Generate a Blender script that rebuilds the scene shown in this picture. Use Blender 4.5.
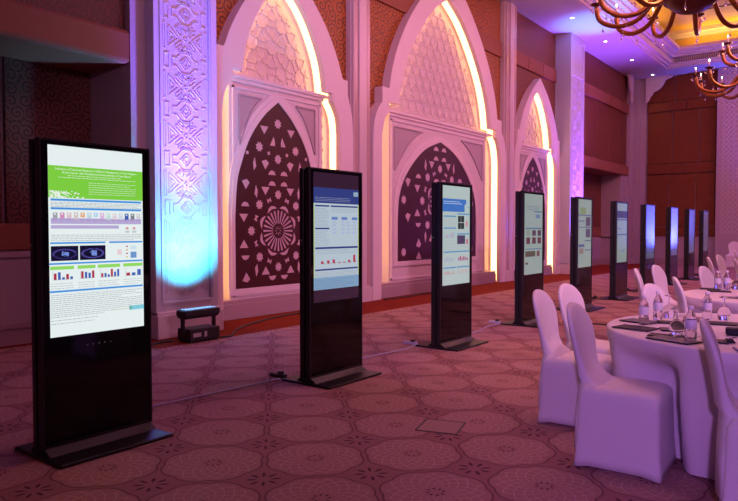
import bpy, bmesh, math, random
from math import sin, cos, pi, atan, atan2, sqrt, radians
from mathutils import Vector, Matrix
random.seed(7)
for o in list(bpy.data.objects): bpy.data.objects.remove(o)
sc = bpy.context.scene
COL = sc.collection

# ---------------------------------------------------------------- camera
F_PX = 660.0
CAM_H = 1.40
PITCH = atan(21.5/F_PX)
YAW = atan(502/F_PX*cos(PITCH))
cd = bpy.data.cameras.new('camera'); cam = bpy.data.objects.new('camera', cd); COL.objects.link(cam)
cd.sensor_width = 36; cd.lens = 36*F_PX/738; cd.clip_start = .05; cd.clip_end = 200
cam.location = (0, 0, CAM_H); cam.rotation_euler = (pi/2-PITCH, 0, YAW)
sc.camera = cam

# ---------------------------------------------------------------- exposure, world, lights
sc.view_settings.view_transform = 'Standard'; sc.view_settings.look = 'None'
sc.view_settings.exposure = 0.0; sc.view_settings.gamma = 1; sc.view_settings.use_curve_mapping = False
w = bpy.data.worlds.new('world'); sc.world = w; w.use_nodes = True
w.node_tree.nodes['Background'].inputs[0].default_value = (.42, .14, .40, 1)
w.node_tree.nodes['Background'].inputs[1].default_value = .13

def area(name, loc, rot, size, energy, color, sy=None, spread=None):
    l = bpy.data.lights.new(name, 'AREA'); l.energy = energy; l.color = color; l.size = size
    if sy: l.shape = 'RECTANGLE'; l.size_y = sy
    if spread: l.spread = spread
    o = bpy.data.objects.new(name, l); o.location = loc; o.rotation_euler = rot; COL.objects.link(o); return o
def spot(name, loc, target, energy, color, angle, blend=.6, radius=.05):
    l = bpy.data.lights.new(name, 'SPOT'); l.energy = energy; l.color = color; l.spot_size = radians(angle)
    l.spot_blend = blend; l.shadow_soft_size = radius
    o = bpy.data.objects.new(name, l); o.location = loc
    o.rotation_euler = (Vector(target)-Vector(loc)).to_track_quat('-Z', 'Y').to_euler(); COL.objects.link(o); return o
def point(name, loc, energy, color, radius=.1):
    l = bpy.data.lights.new(name, 'POINT'); l.energy = energy; l.color = color; l.shadow_soft_size = radius
    o = bpy.data.objects.new(name, l); o.location = loc; COL.objects.link(o); return o

MAG = (1, .30, .62); PUR = (.42, .16, 1); PNK = (1, .42, .60); WRM = (1, .50, .18); VIO = (.30, .10, 1)
# fill lights added for the purple-pink tone, with no known fixtures behind them
area('added_fill_light', (-2.0, 12, 7.3), (0, radians(32), 0), 3, 380, (1, .34, .58), 13)
area('added_fill_light', (-1.0, 22, 7.3), (0, radians(25), 0), 3, 300, MAG, 9)
spot('added_fill_beam', (1.3, -3.6, 3.0), (-.9, 4.9, .6), 1000, (.62, .26, 1), 34, .8, .2)  # added low fill from the camera side for the chairs
spot('added_fill_beam', (5.5, 1.5, 4.5), (-7.8, 11.3, 2.6), 3300, (1, .45, .74), 56, 1, .3)  # added pink fill aimed at the arches
spot('downlight_or_fill_beam', (-.5, 5.8, 7.3), (-.6, 5.6, .7), 260, (1, .45, .62), 40, 1, .1)  # added overhead fill to brighten the table tops
# blue-violet uplights at the two lit pillars
spot('uplight_beam', (-6.62, 5.42, .42), (-7.2, 5.48, 1.75), 480, (.05, .66, 1), 98, 1)
spot('uplight_beam', (-6.60, 5.42, .42), (-7.25, 5.50, 5.6), 3800, (.18, .06, 1), 40, 1)
spot('uplight_beam', (-6.60, 5.42, .42), (-7.25, 5.48, 2.4), 220, (.22, .06, 1), 84, 1)
spot('uplight_beam', (-6.85, 20.55, .42), (-7.4, 20.55, 3.0), 1000, (.24, .14, 1), 80, 1)
spot('uplight_beam', (-6.70, 20.5, .42), (-6.5, 19.5, 7.4), 4300, (.03, .40, 1), 24, 1)
spot('uplight_beam', (-6.70, 20.3, .42), (-6.4, 21.5, 7.4), 3300, (.32, .07, 1), 66, 1)
# warm pools on the carpet; the first is fill added for the mid floor
for x, y, e in ((-2.3, 4.3, 150), (-2.7, 6.6, 520), (-5.7, 8.4, 260), (-5.4, 13.5, 420), (-3.0, 10.6, 420), (-6.2, 17.5, 250), (-2.2, 13.5, 260)):
    spot('downlight_or_fill_beam', (x, y, 7.3), (x, y, 0), e, (1, .40, .10), 32, 1, .08)
for y in (18.6, 21.6, 24.6, 27.4):
    spot('downlight_or_fill_beam', (-6.85, y, 7.3), (-6.95, y, 0), 40, (1, .6, .5), 70, 1, .04)

# ---------------------------------------------------------------- helpers
class MB:
    def __init__(s): s.v = []; s.f = []; s.m = []; s.mi = 0; s.sm = []
    def add(s, vs, fs, smooth=False):
        b = len(s.v); s.v += [tuple(v) for v in vs]
        for f in fs: s.f.append(tuple(b+i for i in f)); s.m.append(s.mi); s.sm.append(smooth)
    def box(s, x0, x1, y0, y1, z0, z1):
        s.add([(x0,y0,z0),(x1,y0,z0),(x1,y1,z0),(x0,y1,z0),(x0,y0,z1),(x1,y0,z1),(x1,y1,z1),(x0,y1,z1)],
              [(0,3,2,1),(4,5,6,7),(0,1,5,4),(1,2,6,5),(2,3,7,6),(3,0,4,7)])
    def prism_x(s, pts, x0, x1):            # polygon in (y, z), extruded along x
        n = len(pts)
        s.add([(x0, p[0], p[1]) for p in pts]+[(x1, p[0], p[1]) for p in pts],
              [tuple(range(n)), tuple(range(2*n-1, n-1, -1))]+[(i, (i+1) % n, n+(i+1) % n, n+i) for i in range(n)])
    def prism_y(s, pts, y0, y1):            # polygon in (x, z)
        n = len(pts)
        s.add([(p[0], y0, p[1]) for p in pts]+[(p[0], y1, p[1]) for p in pts],
              [tuple(range(n)), tuple(range(2*n-1, n-1, -1))]+[(i, (i+1) % n, n+(i+1) % n, n+i) for i in range(n)])
    def prism_z(s, pts, z0, z1):
        n = len(pts)
        s.add([(p[0], p[1], z0) for p in pts]+[(p[0], p[1], z1) for p in pts],
              [tuple(range(n)), tuple(range(2*n-1, n-1, -1))]+[(i, (i+1) % n, n+(i+1) % n, n+i) for i in range(n)])
    def bar_x(s, a, b, wd, x0, x1):         # straight strap between two (y, z) points, from x0 to x1
        dy, dz = b[0]-a[0], b[1]-a[1]; L = sqrt(dy*dy+dz*dz)
        if L < 1e-5: return
        ny, nz = -dz/L*wd/2, dy/L*wd/2
        s.prism_x([(a[0]+ny, a[1]+nz), (b[0]+ny, b[1]+nz), (b[0]-ny, b[1]-nz), (a[0]-ny, a[1]-nz)], x0, x1)
    def tube(s, pts, r, n=8, caps=True):
        pts = [Vector(p) for p in pts]; rs = r if isinstance(r, (list, tuple)) else [r]*len(pts)
        vs = []; fs = []; N = len(pts); up = Vector((0, 0, 1))
        for i, p in enumerate(pts):
            t = (pts[min(i+1, N-1)]-pts[max(i-1, 0)]).normalized()
            a = t.cross(up)
            if a.length < .05: a = t.cross(Vector((0, 1, 0)))
            a.normalize(); b = t.cross(a)
            for k in range(n):
                q = 2*pi*k/n; vs.append(p+(a*cos(q)+b*sin(q))*rs[i])
        for i in range(N-1):
            for k in range(n):
                fs.append((i*n+k, i*n+(k+1) % n, (i+1)*n+(k+1) % n, (i+1)*n+k))
        if caps: fs.append(tuple(range(n))[::-1]); fs.append(tuple(range((N-1)*n, N*n)))
        s.add(vs, fs, True)
    def lathe(s, prof, c=(0, 0, 0), n=20, smooth=True):
        vs = []; fs = []
        for r, z in prof:
            for k in range(n):
                a = 2*pi*k/n; vs.append((c[0]+r*cos(a), c[1]+r*sin(a), c[2]+z))
        for i in range(len(prof)-1):
            for k in range(n):
                fs.append((i*n+k, i*n+(k+1) % n, (i+1)*n+(k+1) % n, (i+1)*n+k))
        s.add(vs, fs, smooth)
    def loft(s, rings, smooth=True, caps=True):
        n = len(rings[0]); vs = [p for r in rings for p in r]; fs = []
        for i in range(len(rings)-1):
            for k in range(n): fs.append((i*n+k, i*n+(k+1) % n, (i+1)*n+(k+1) % n, (i+1)*n+k))
        if caps: fs.append(tuple(range(n))[::-1]); fs.append(tuple(range((len(rings)-1)*n, len(rings)*n)))
        s.add(vs, fs, smooth)
    def build(s, name, mats, parent=None, world=True, bevel=0, recalc=True, subsurf=0):
        me = bpy.data.meshes.new(name)
        off = Vector((0, 0, 0))
        if parent is not None and world:
            q = parent
            while q is not None: off += q.location; q = q.parent
        me.from_pydata([tuple(Vector(v)-off) for v in s.v], [], s.f)
        for mt in (mats if isinstance(mats, (list, tuple)) else [mats]): me.materials.append(mt)
        me.polygons.foreach_set('material_index', s.m); me.polygons.foreach_set('use_smooth', s.sm)
        if recalc:
            bm = bmesh.new(); bm.from_mesh(me); bmesh.ops.recalc_face_normals(bm, faces=bm.faces); bm.to_mesh(me); bm.free()
        o = bpy.data.objects.new(name, me); COL.objects.link(o)
        if parent is not None: o.parent = parent
        if bevel:
            b = o.modifiers.new('bevel', 'BEVEL'); b.width = bevel; b.segments = 2; b.limit_method = 'ANGLE'
        if subsurf:
            b = o.modifiers.new('sub', 'SUBSURF'); b.levels = subsurf; b.render_levels = subsurf
        return o
def tag(o, label, cat, group=None):
    o['label'] = label; o['category'] = cat
    if group: o['group'] = group
    return o
def thing(name, label, cat, loc=(0, 0, 0), rz=0, group=None):
    o = bpy.data.objects.new(name, None); COL.objects.link(o); o.empty_display_size = .1
    o.location = loc; o.rotation_euler = (0, 0, rz); return tag(o, label, cat, group)
def struct(mb, name, mat, **k):
    o = mb.build(name, mat, **k); o['kind'] = 'structure'; return o
def copy_tree(o, parent=None):
    c = o.copy(); COL.objects.link(c); c.parent = parent
    for ch in list(o.children): copy_tree(ch, c)
    return c
def smooth_pts(pts, n=6):                    # catmull-rom through 2D points
    out = []
    for i in range(len(pts)-1):
        p0 = pts[max(i-1, 0)]; p1 = pts[i]; p2 = pts[i+1]; p3 = pts[min(i+2, len(pts)-1)]
        for k in range(n):
            t = k/n
            out.append(tuple(.5*((2*p1[j])+(-p0[j]+p2[j])*t+(2*p0[j]-5*p1[j]+4*p2[j]-p3[j])*t*t+(-p0[j]+3*p1[j]-3*p2[j]+p3[j])*t**3) for j in (0, 1)))
    out.append(tuple(pts[-1])); return out
def inside(poly, y, z):
    c = False; n = len(poly); j = n-1
    for i in range(n):
        yi, zi = poly[i]; yj, zj = poly[j]
        if (zi > z) != (zj > z) and y < (yj-yi)*(z-zi)/(zj-zi)+yi: c = not c
        j = i
    return c

# ---------------------------------------------------------------- materials
def newmat(name):
    m = bpy.data.materials.new(name); m.use_nodes = True; nt = m.node_tree
    return m, nt, nt.nodes['Principled BSDF']
def pbr(name, col, rough=.6, metal=0, noise=0, nscale=20, bump=0, bscale=60, **k):
    m, nt, b = newmat(name); N = nt.nodes; L = nt.links
    b.inputs['Base Color'].default_value = (*col, 1); b.inputs['Roughness'].default_value = rough; b.inputs['Metallic'].default_value = metal
    for kk, v in k.items(): b.inputs[kk.replace('_', ' ')].default_value = v
    tc = N.new('ShaderNodeTexCoord')
    nz = N.new('ShaderNodeTexNoise'); nz.inputs['Scale'].default_value = nscale; nz.inputs['Detail'].default_value = 4
    L.new(tc.outputs['Object'], nz.inputs['Vector'])
    mx = N.new('ShaderNodeMix'); mx.data_type = 'RGBA'
    a = max(noise, .02)
    mx.inputs[6].default_value = tuple(c*(1-a) for c in col)+(1,); mx.inputs[7].default_value = tuple(min(1, c*(1+a)) for c in col)+(1,)
    L.new(nz.outputs[0], mx.inputs[0]); L.new(mx.outputs[2], b.inputs['Base Color'])
    if bump:
        n2 = N.new('ShaderNodeTexNoise'); n2.inputs['Scale'].default_value = bscale; L.new(tc.outputs['Object'], n2.inputs['Vector'])
        bp = N.new('ShaderNodeBump'); bp.inputs['Strength'].default_value = bump; bp.inputs['Distance'].default_value = .01
        L.new(n2.outputs[0], bp.inputs['Height']); L.new(bp.outputs[0], b.inputs['Normal'])
    return m
def emis(name, col, st, base=(0, 0, 0), rough=.12):
    m, nt, b = newmat(name)
    b.inputs['Base Color'].default_value = (*base, 1); b.inputs['Roughness'].default_value = rough
    b.inputs['Emission Color'].default_value = (*col, 1); b.inputs['Emission Strength'].default_value = st
    return m
class NT:                                    # tiny expression builder for math nodes
    def __init__(s, nt): s.nt = nt
    def m(s, op, a, b=None, c=None):
        n = s.nt.nodes.new('ShaderNodeMath'); n.operation = op
        for i, v in enumerate((a, b, c)):
            if v is None: continue
            if isinstance(v, (int, float)): n.inputs[i].default_value = v
            else: s.nt.links.new(v, n.inputs[i])
        return n.outputs[0]
    def mix(s, f, a, b):
        n = s.nt.nodes.new('ShaderNodeMix'); n.data_type = 'RGBA'
        for i, v in ((0, f), (6, a), (7, b)):
            if isinstance(v, tuple): n.inputs[i].default_value = (*v, 1) if len(v) == 3 else v
            elif isinstance(v, (int, float)): n.inputs[i].default_value = v
            else: s.nt.links.new(v, n.inputs[i])
        return n.outputs[2]
def swirl_mat(name, freq, base, dark, rough=.6, axis='yz', k=18):
    m, nt, b = newmat(name); E = NT(nt); N = nt.nodes; L = nt.links
    tc = N.new('ShaderNodeTexCoord'); sp = N.new('ShaderNodeSeparateXYZ'); L.new(tc.outputs['Object'], sp.inputs[0])
    u = sp.outputs['Y' if axis[0] == 'y' else 'X']; v = sp.outputs['Z']
    cb = N.new('ShaderNodeCombineXYZ'); L.new(E.m('MULTIPLY', u, freq), cb.inputs[0]); L.new(E.m('MULTIPLY', v, freq), cb.inputs[1])
    vo = N.new('ShaderNodeTexVoronoi'); vo.voronoi_dimensions = '2D'; vo.inputs['Scale'].default_value = 1; vo.inputs['Randomness'].default_value = .55
    L.new(cb.outputs[0], vo.inputs['Vector'])
    sb = N.new('ShaderNodeVectorMath'); sb.operation = 'SUBTRACT'; L.new(cb.outputs[0], sb.inputs[0]); L.new(vo.outputs['Position'], sb.inputs[1])
    s2 = N.new('ShaderNodeSeparateXYZ'); L.new(sb.outputs[0], s2.inputs[0])
    r = vo.outputs['Distance']; ang = E.m('ARCTAN2', s2.outputs[1], s2.outputs[0])
    sg = N.new('ShaderNodeSeparateColor'); L.new(vo.outputs['Color'], sg.inputs[0])
    sgn = E.m('SUBTRACT', E.m('MULTIPLY', E.m('GREATER_THAN', sg.outputs[0], .5), 2), 1)
    val = E.m('SINE', E.m('ADD', E.m('ADD', E.m('MULTIPLY', ang, sgn), E.m('MULTIPLY', r, k)), E.m('MULTIPLY', sg.outputs[1], 6.28)))
    f = E.m('MULTIPLY', E.m('GREATER_THAN', val, .40), 1)
    col = E.mix(f, base, dark); L.new(col, b.inputs['Base Color'])
    b.inputs['Roughness'].default_value = rough
    L.new(E.m('ADD', E.m('MULTIPLY', f, -.18), rough), b.inputs['Roughness'])
    bp = N.new('ShaderNodeBump'); bp.inputs['Strength'].default_value = .35; bp.inputs['Distance'].default_value = .004
    L.new(f, bp.inputs['Height']); L.new(bp.outputs[0], b.inputs['Normal'])
    return m

PLASTER = pbr('plaster_pink', (.68, .55, .61), .55, noise=.05, nscale=8)
FRAME = pbr('arch_frame_paint', (.74, .60, .67), .5, noise=.03)
STONE = pbr('speckled_stone', (.45, .34, .40), .45, noise=.22, nscale=90, bump=.05)
STONE2 = pbr('dark_stone_trim', (.33, .20, .25), .4, noise=.15, nscale=60)
PILLAR = pbr('pillar_stone', (.56, .54, .62), .45, noise=.04)
SKIRT = pbr('skirting_stone', (.40, .27, .31), .4, noise=.1, nscale=40)
CEIL = pbr('ceiling_paint', (.60, .52, .60), .7, noise=.02)
CROWN = pbr('crown_paint', (.66, .54, .60), .55, noise=.02)
GOLD = pbr('gold_ceiling', (.62, .36, .10), .5, noise=.05, nscale=3)
PAD = pbr('padded_fabric', (.34, .12, .07), .75, noise=.12, nscale=5, bump=.15, bscale=200)
PADBAND = pbr('padded_band', (.28, .09, .05), .7, noise=.08, nscale=5)
PADBACK = pbr('padded_fabric_rust', (.19, .045, .008), .75, noise=.25, nscale=6, bump=.1, bscale=120)
FASCIA = pbr('fascia_fabric', (.23, .065, .035), .6, noise=.06, nscale=3)
SWIRL1 = swirl_mat('swirl_fabric_large', 6.2, (.16, .045, .03), (.05, .012, .009))
SWIRL2 = swirl_mat('swirl_fabric_orange', 4.6, (.40, .11, .015), (.10, .022, .004))
SWIRL3 = swirl_mat('swirl_fabric_far', 5.0, (.24, .065, .03), (.08, .02, .010))
WOOD = pbr('lattice_wood', (.055, .009, .014), .45, noise=.3, nscale=30)
CUT = pbr('lattice_backing', (.60, .42, .50), .6)
LED = emis('led_strip', (1, .56, .18), 5.5)
BLACK = pbr('kiosk_black_metal', (.012, .011, .014), .38)
GLASSB = pbr('kiosk_black_glass', (.004, .003, .004), .06, Specular_IOR_Level=.3)
BASEM = pbr('kiosk_base_metal', (.012, .010, .014), .42, metal=.2)
BRASS = pbr('chandelier_brass', (.24, .075, .012), .35, metal=.55, noise=.2, nscale=14)
CABLEB = pbr('cable_black', (.02, .015, .02), .5)
CABLEW = pbr('cable_pale', (.45, .42, .60), .4)
SPANDEX = pbr('white_spandex', (.76, .70, .76), .7, noise=.02, nscale=6)
CLOTH = pbr('table_linen', (.74, .67, .73), .8, noise=.03, nscale=8, bump=.04, bscale=150)

def carpet():
    m, nt, b = newmat('patterned_carpet'); E = NT(nt); N = nt.nodes; L = nt.links
    tc = N.new('ShaderNodeTexCoord'); sp = N.new('ShaderNodeSeparateXYZ'); L.new(tc.outputs['Object'], sp.inputs[0])
    X, Y = sp.outputs[0], sp.outputs[1]
    px = E.m('MULTIPLY', E.m('ADD', X, 2.68), 1/.43); py = E.m('MULTIPLY', E.m('SUBTRACT', Y, 2.98), 1/.43)
    s = E.m('MULTIPLY', E.m('ADD', px, py), .5); t = E.m('MULTIPLY', E.m('SUBTRACT', py, px), .5)
    def cell(off):
        a = E.m('SUBTRACT', E.m('FLOORED_MODULO', E.m('ADD', s, off), 1), .5); c = E.m('SUBTRACT', E.m('FLOORED_MODULO', E.m('ADD', t, off), 1), .5)
        return E.m('SQRT', E.m('ADD', E.m('MULTIPLY', a, a), E.m('MULTIPLY', c, c))), E.m('ARCTAN2', c, a)
    rm, am = cell(.5); rf, af = cell(0)
    sc8 = E.m('ABSOLUTE', E.m('SINE', E.m('MULTIPLY', am, 4)))
    R = E.m('ADD', .462, E.m('MULTIPLY', sc8, .034))
    d = E.m('SUBTRACT', rm, R)
    line = E.m('LESS_THAN', E.m('ABSOLUTE', d), .010); ins = E.m('LESS_THAN', d, 0)
    def band(v, lo, hi): return E.m('MULTIPLY', E.m('GREATER_THAN', v, lo), E.m('LESS_THAN', v, hi))
    fl = E.m('MULTIPLY', band(rf, .06, .165), E.m('GREATER_THAN', E.m('COSINE', E.m('MULTIPLY', af, 8)), E.m('ADD', .25, E.m('MULTIPLY', E.m('ABSOLUTE', E.m('SUBTRACT', rf, .105)), 13))))
    cf = E.m('MULTIPLY', band(rm, .055, .085), E.m('GREATER_THAN', E.m('COSINE', E.m('MULTIPLY', am, 8)), .35))
    l1 = E.m('LESS_THAN', E.m('ABSOLUTE', E.m('SINE', E.m('ADD', E.m('MULTIPLY', am, 8), E.m('MULTIPLY', rm, 26)))), .15)
    l2 = E.m('LESS_THAN', E.m('ABSOLUTE', E.m('SINE', E.m('SUBTRACT', E.m('MULTIPLY', am, 8), E.m('MULTIPLY', rm, 26)))), .15)
    lace = E.m('MULTIPLY', E.m('MULTIPLY', E.m('MAXIMUM', l1, l2), ins), band(rm, .11, .43))
    n1 = N.new('ShaderNodeTexNoise'); n1.inputs['Scale'].default_value = 55; n1.inputs['Detail'].default_value = 3; L.new(tc.outputs['Object'], n1.inputs['Vector'])
    base = E.mix(n1.outputs[0], (.245, .11, .13), (.32, .155, .165))
    med = E.mix(n1.outputs[0], (.29, .145, .155), (.38, .20, .20))
    c = E.mix(ins, base, med); c = E.mix(E.m('MULTIPLY', lace, .55), c, (.55, .38, .38))
    c = E.mix(E.m('MULTIPLY', line, .6), c, (.07, .02, .035))
    c = E.mix(E.m('MULTIPLY', E.m('MAXIMUM', fl, cf), .85), c, (.06, .015, .04))
    # speckled border and plain rust margin along the wall
    sp2 = N.new('ShaderNodeTexVoronoi'); sp2.inputs['Scale'].default_value = 22; L.new(tc.outputs['Object'], sp2.inputs['Vector'])
    bord = E.mix(E.m('LESS_THAN', sp2.outputs['Distance'], .38), (.40, .22, .21), (.17, .07, .08))
    step = E.m('MULTIPLY', E.m('LESS_THAN', Y, 4.6), -1.45)
    XX = E.m('SUBTRACT', X, step)
    c = E.mix(E.m('LESS_THAN', XX, -6.42), c, bord)
    n3 = N.new('ShaderNodeTexNoise'); n3.inputs['Scale'].default_value = 3; L.new(tc.outputs['Object'], n3.inputs['Vector'])
    red = E.mix(n3.outputs[0], (.17, .014, .004), (.24, .025, .006))
    c = E.mix(E.m('LESS_THAN', XX, -6.6), c, red)
    L.new(c, b.inputs['Base Color']); b.inputs['Roughness'].default_value = .95
    b.inputs['Specular IOR Level'].default_value = .15
    bp = N.new('ShaderNodeBump'); bp.inputs['Strength'].default_value = .25; bp.inputs['Distance'].default_value = .006
    n4 = N.new('ShaderNodeTexNoise'); n4.inputs['Scale'].default_value = 220; L.new(tc.outputs['Object'], n4.inputs['Vector'])
    L.new(n4.outputs[0], bp.inputs['Height']); L.new(bp.outputs[0], b.inputs['Normal'])
    return m
CARPET = carpet()

# ---------------------------------------------------------------- setting: floor and ceiling
CZ = 7.4; BACKY = 28.0
mb = MB(); mb.box(-9.2, 12, -6, 28.6, -.12, 0); struct(mb, 'floor', CARPET)
def rect_ring(mb, ox0, oy0, ox1, oy1, ix0, iy0, ix1, iy1, z0, z1):
    mb.box(ox0, ix0, oy0, oy1, z0, z1); mb.box(ix1, ox1, oy0, oy1, z0, z1)
    mb.box(ix0, ix1, oy0, iy0, z0, z1); mb.box(ix0, ix1, iy1, oy1, z0, z1)
mb = MB(); rect_ring(mb, -9.2, -6, 12, 28.6, -6.24, -4.04, 9.24, 26.64, CZ, CZ+.12); struct(mb, 'ceiling', CEIL)
# tray mouldings stepping inwards and upwards (z step, inset of the opening)
mb = MB()
steps = [(CZ-.006, .00, .056), (CZ+.05, .09, .07), (CZ+.12, .20, .03), (CZ+.32, .28, .09), (CZ+.41, .42, .08), (CZ+.49, .56, .12)]
zt = CZ-.03
for z, ins, h in steps:
    oo = max(0, ins-.10)-.08
    rect_ring(mb, -6.2+oo, -4+oo, 9.2-oo, 26.6-oo, -6.2+ins, -4+ins, 9.2-ins, 26.6-ins, z, z+h+ (.15 if abs(z-CZ-.12) < .001 else 0))
struct(mb, 'trim_1', CROWN)
# raised inner ceiling with its cornice
mb = MB(); rect_ring(mb, -6.75, -4.55, 9.75, 27.15, -6.6, -4.4, 9.6, 27.0, CZ+.6, CZ+1.35)
mb.box(-6.75, 9.75, -4.55, 27.15, CZ+1.35, CZ+1.45); struct(mb, 'ceiling_2', GOLD)
mb = MB(); rect_ring(mb, -6.6, -4.4, 9.6, 27.0, -6.4, -4.2, 9.4, 26.8, CZ+1.10, CZ+1.22); rect_ring(mb, -6.6, -4.4, 9.6, 27.0, -6.2, -4.0, 9.2, 26.6, CZ+1.22, CZ+1.35)
struct(mb, 'trim_2', CROWN)
mb = MB(); rect_ring(mb, -5.0, -2.8, 8.0, 24.6, -4.93, -2.73, 7.93, 24.53, CZ+1.33, CZ+1.36); struct(mb, 'trim_3', pbr('dark_slot', (.03, .02, .03), .6))
# warm cove light behind the lip
COVE = (1, .58, .10)
area('cove_light', (-6.1, 11, CZ+.68), (radians(180), 0, 0), .25, 190, COVE, 28)
area('cove_light', (1.5, 26.45, CZ+.68), (radians(180), 0, 0), 14, 190, COVE, .25)
# air grille on the back riser of the tray
mb = MB(); mb.box(-5.9, 8.8, 26.355, 26.37, CZ+.15, CZ+.30)
for k in range(240):
    x = -5.88+k*.061; mb.mi = 1; mb.box(x, x+.03, 26.345, 26.356, CZ+.16, CZ+.29)
g = mb.build('air_grille', [pbr('grille_dark', (.08, .05, .06), .6), pbr('grille_slat', (.50, .40, .42), .5)])
tag(g, 'long slatted air grille in the stepped ceiling moulding', 'air vent')

# ---------------------------------------------------------------- walls
mb = MB(); mb.box(-9.3, 12, BACKY, BACKY+.3, 0, CZ); struct(mb, 'wall_back', STONE)
mb = MB(); mb.box(-8.9, -8.3, -6, 4.78, 0, CZ); mb.box(-8.9, -8.12, 4.9, 20.0, 0, CZ); mb.box(-8.9, -8.55, 20, 28.0, 0, CZ)
struct(mb, 'wall_left', STONE)

def wall_bands(mb_pad, mb_band, x, y0, y1, zlist):
    pass
# --- near bay (left of the first lit pillar): recess with return, fascia above
mb = MB(); mb.box(-8.5, -7.35, 4.78, 5.02, 0, CZ); struct(mb, 'trim_4', STONE)
b = thing('fabric_wall_panel', 'dark recessed swirl fabric wall panelling under a rust padded fascia, far left', 'wall panel', (-8.0, 1, 0))
mb = MB(); mb.box(-8.3, -7.35, -6, 4.80, 3.45, 3.86); mb.build('fascia', FASCIA, b, bevel=.05)
mb = MB(); mb.box(-8.3, -7.45, -6, 4.78, 3.80, CZ); mb.build('upper_panel', SWIRL2 if False else SWIRL1, b)
mb = MB(); mb.box(-8.3, -8.26, 3.68, 4.78, 1.47, 3.46); mb.build('swirl_panel', SWIRL1, b, bevel=.01)
mb = MB(); mb.box(-8.3, -8.26, 1.4, 3.64, 1.47, 3.46); mb.build('swirl_panel', SWIRL1, b, bevel=.01)
mb = MB(); mb.box(-8.3, -8.24, -6, 4.76, 1.14, 1.47); mb.build('padded_band', PADBAND, b, bevel=.02)
mb = MB(); mb.box(-8.3, -8.22, -6, 4.78, 1.06, 1.13); mb.box(-8.3, -8.25, -6, 4.78, .26, 1.06); struct(mb, 'trim_5', STONE)
mb = MB(); mb.box(-8.3, -8.2, -6, 4.78, 0, .24); mb.box(-8.3, -8.18, -6, 4.78, .2, .26); struct(mb, 'baseboard_left_near', SKIRT)

# --- lit pillars with carved panel
def pillar_panel_relief(mb, x0, x1, yc, hw, z0, z1, ph=2.30, U=.627):
    W = .010
    def ln(a, b2):
        za, zb = a[1], b2[1]
        if min(za, zb) < z0 or max(za, zb) > z1: return
        mb.bar_x((yc+a[0], za), (yc+b2[0], zb), W, x0, x1)
    def poly(pts, closed=True):
        for i in range(len(pts)-(0 if closed else 1)): ln(pts[i], pts[(i+1) % len(pts)])
    k0 = int((z0-ph)/U)-1; k1 = int((z1-ph)/U)+2
    for k in range(k0, k1):
        c = ph+k*U; h = .135; s = hw/.35
        # A tile: nested star and diamond with side boxes
        poly([(0, c-.045), (.045*s, c), (0, c+.045), (-.045*s, c)])
        poly([(0, c-.085), (.085*s, c), (0, c+.085), (-.085*s, c)])
        st = [(.20*s, c-.05), (.20*s, c+.05), (.14*s, c+.05), (.06*s, c+.13), (-.06*s, c+.13), (-.14*s, c+.05), (-.20*s, c+.05), (-.20*s, c-.05), (-.14*s, c-.05), (-.06*s, c-.13), (.06*s, c-.13), (.14*s, c-.05)]
        poly(st)
        for sg in (-1, 1): poly([(sg*.25*s, c-.09), (sg*.32*s, c-.09), (sg*.32*s, c+.09), (sg*.25*s, c+.09)])
        # B tile: crossing hexagonal straps
        e = c+U/2; H = .17
        for sx in (-1, 1):
            for sz in (-1, 1):
                def T(u, v): return (sx*(u*cos(.72)-v*sin(.72))*s, e+sz*(u*sin(.72)+v*cos(.72))*.95)
                poly([T(.06, 0), T(.085, .022), T(.19, .022), T(.21, 0), T(.19, -.022), T(.085, -.022)])
                poly([T(.10, .05), T(.20, .05), T(.19, .085), T(.125, .085)])
        poly([(0, e-.03), (.03, e), (0, e+.03), (-.03, e)])
        for sg in (-1, 1):
            poly([(sg*.10*s, e), (sg*.26*s, e+.13), (sg*.26*s, e-.13)])
            poly([(sg*.17*s, e), (sg*.23*s, e+.06), (sg*.23*s, e-.06)])
            poly([(0, e+sg*.09), (.06, e+sg*.16), (-.06, e+sg*.16)])
            poly([(sg*.30*s, e-.16), (sg*.33*s, e-.16), (sg*.33*s, e+.16), (sg*.30*s, e+.16)])
def lit_pillar(yc, hw, xf, zp0, zp1, label, upper=None):
    p = thing('pillar', label, 'pillar', (xf-.3, yc, 0), group='carved pillars washed by coloured light')
    mb = MB(); xb = -8.5
    pw = hw-.13                              # panel half width
    for a, c in ((yc-hw, yc-pw), (yc+pw, yc+hw)): mb.box(xb, xf, a, c, 0, CZ)
    mb.box(xb, xf, yc-pw, yc+pw, 0, zp0); mb.box(xb, xf-.03, yc-pw, yc+pw, zp0, CZ)
    if upper: mb.box(xf-.03, xf, yc-pw, yc+pw, zp1, upper[0]); mb.box(xf-.03, xf, yc-pw, yc+pw, upper[1], CZ)
    mb.build('shaft', PILLAR, p, bevel=.006)
    mb = MB()
    for sg in (-1, 1): mb.box(xf, xf+.012, yc+sg*(pw+.035)-.012, yc+sg*(pw+.035)+.012, zp0, zp1)
    mb.box(xf, xf+.012, yc-pw-.03, yc+pw+.03, zp0-.04, zp0-.015); mb.build('moulding', PILLAR, p)
    mb = MB(); mb.box(xb, xf+.05, yc-hw-.01, yc+hw+.05, 0, .30); mb.box(xb, xf+.03, yc-hw, yc+hw+.03, .30, .34); mb.build('plinth', PLASTER, p, bevel=.01)
    mb = MB(); pillar_panel_relief(mb, xf-.031, xf-.024, yc, pw-.01, zp0+.02, zp1-.02); mb.build('carved_panel', PILLAR, p)
    return p
lit_pillar(5.49, .50, -7.17, .47, CZ-.1, 'wide carved stone pillar glowing cyan and violet above the black floor uplight')
lit_pillar(20.55, .60, -7.40, .70, 6.14, 'farther carved pillar lit violet, right of the third arched niche', (6.37, 7.2))

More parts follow.
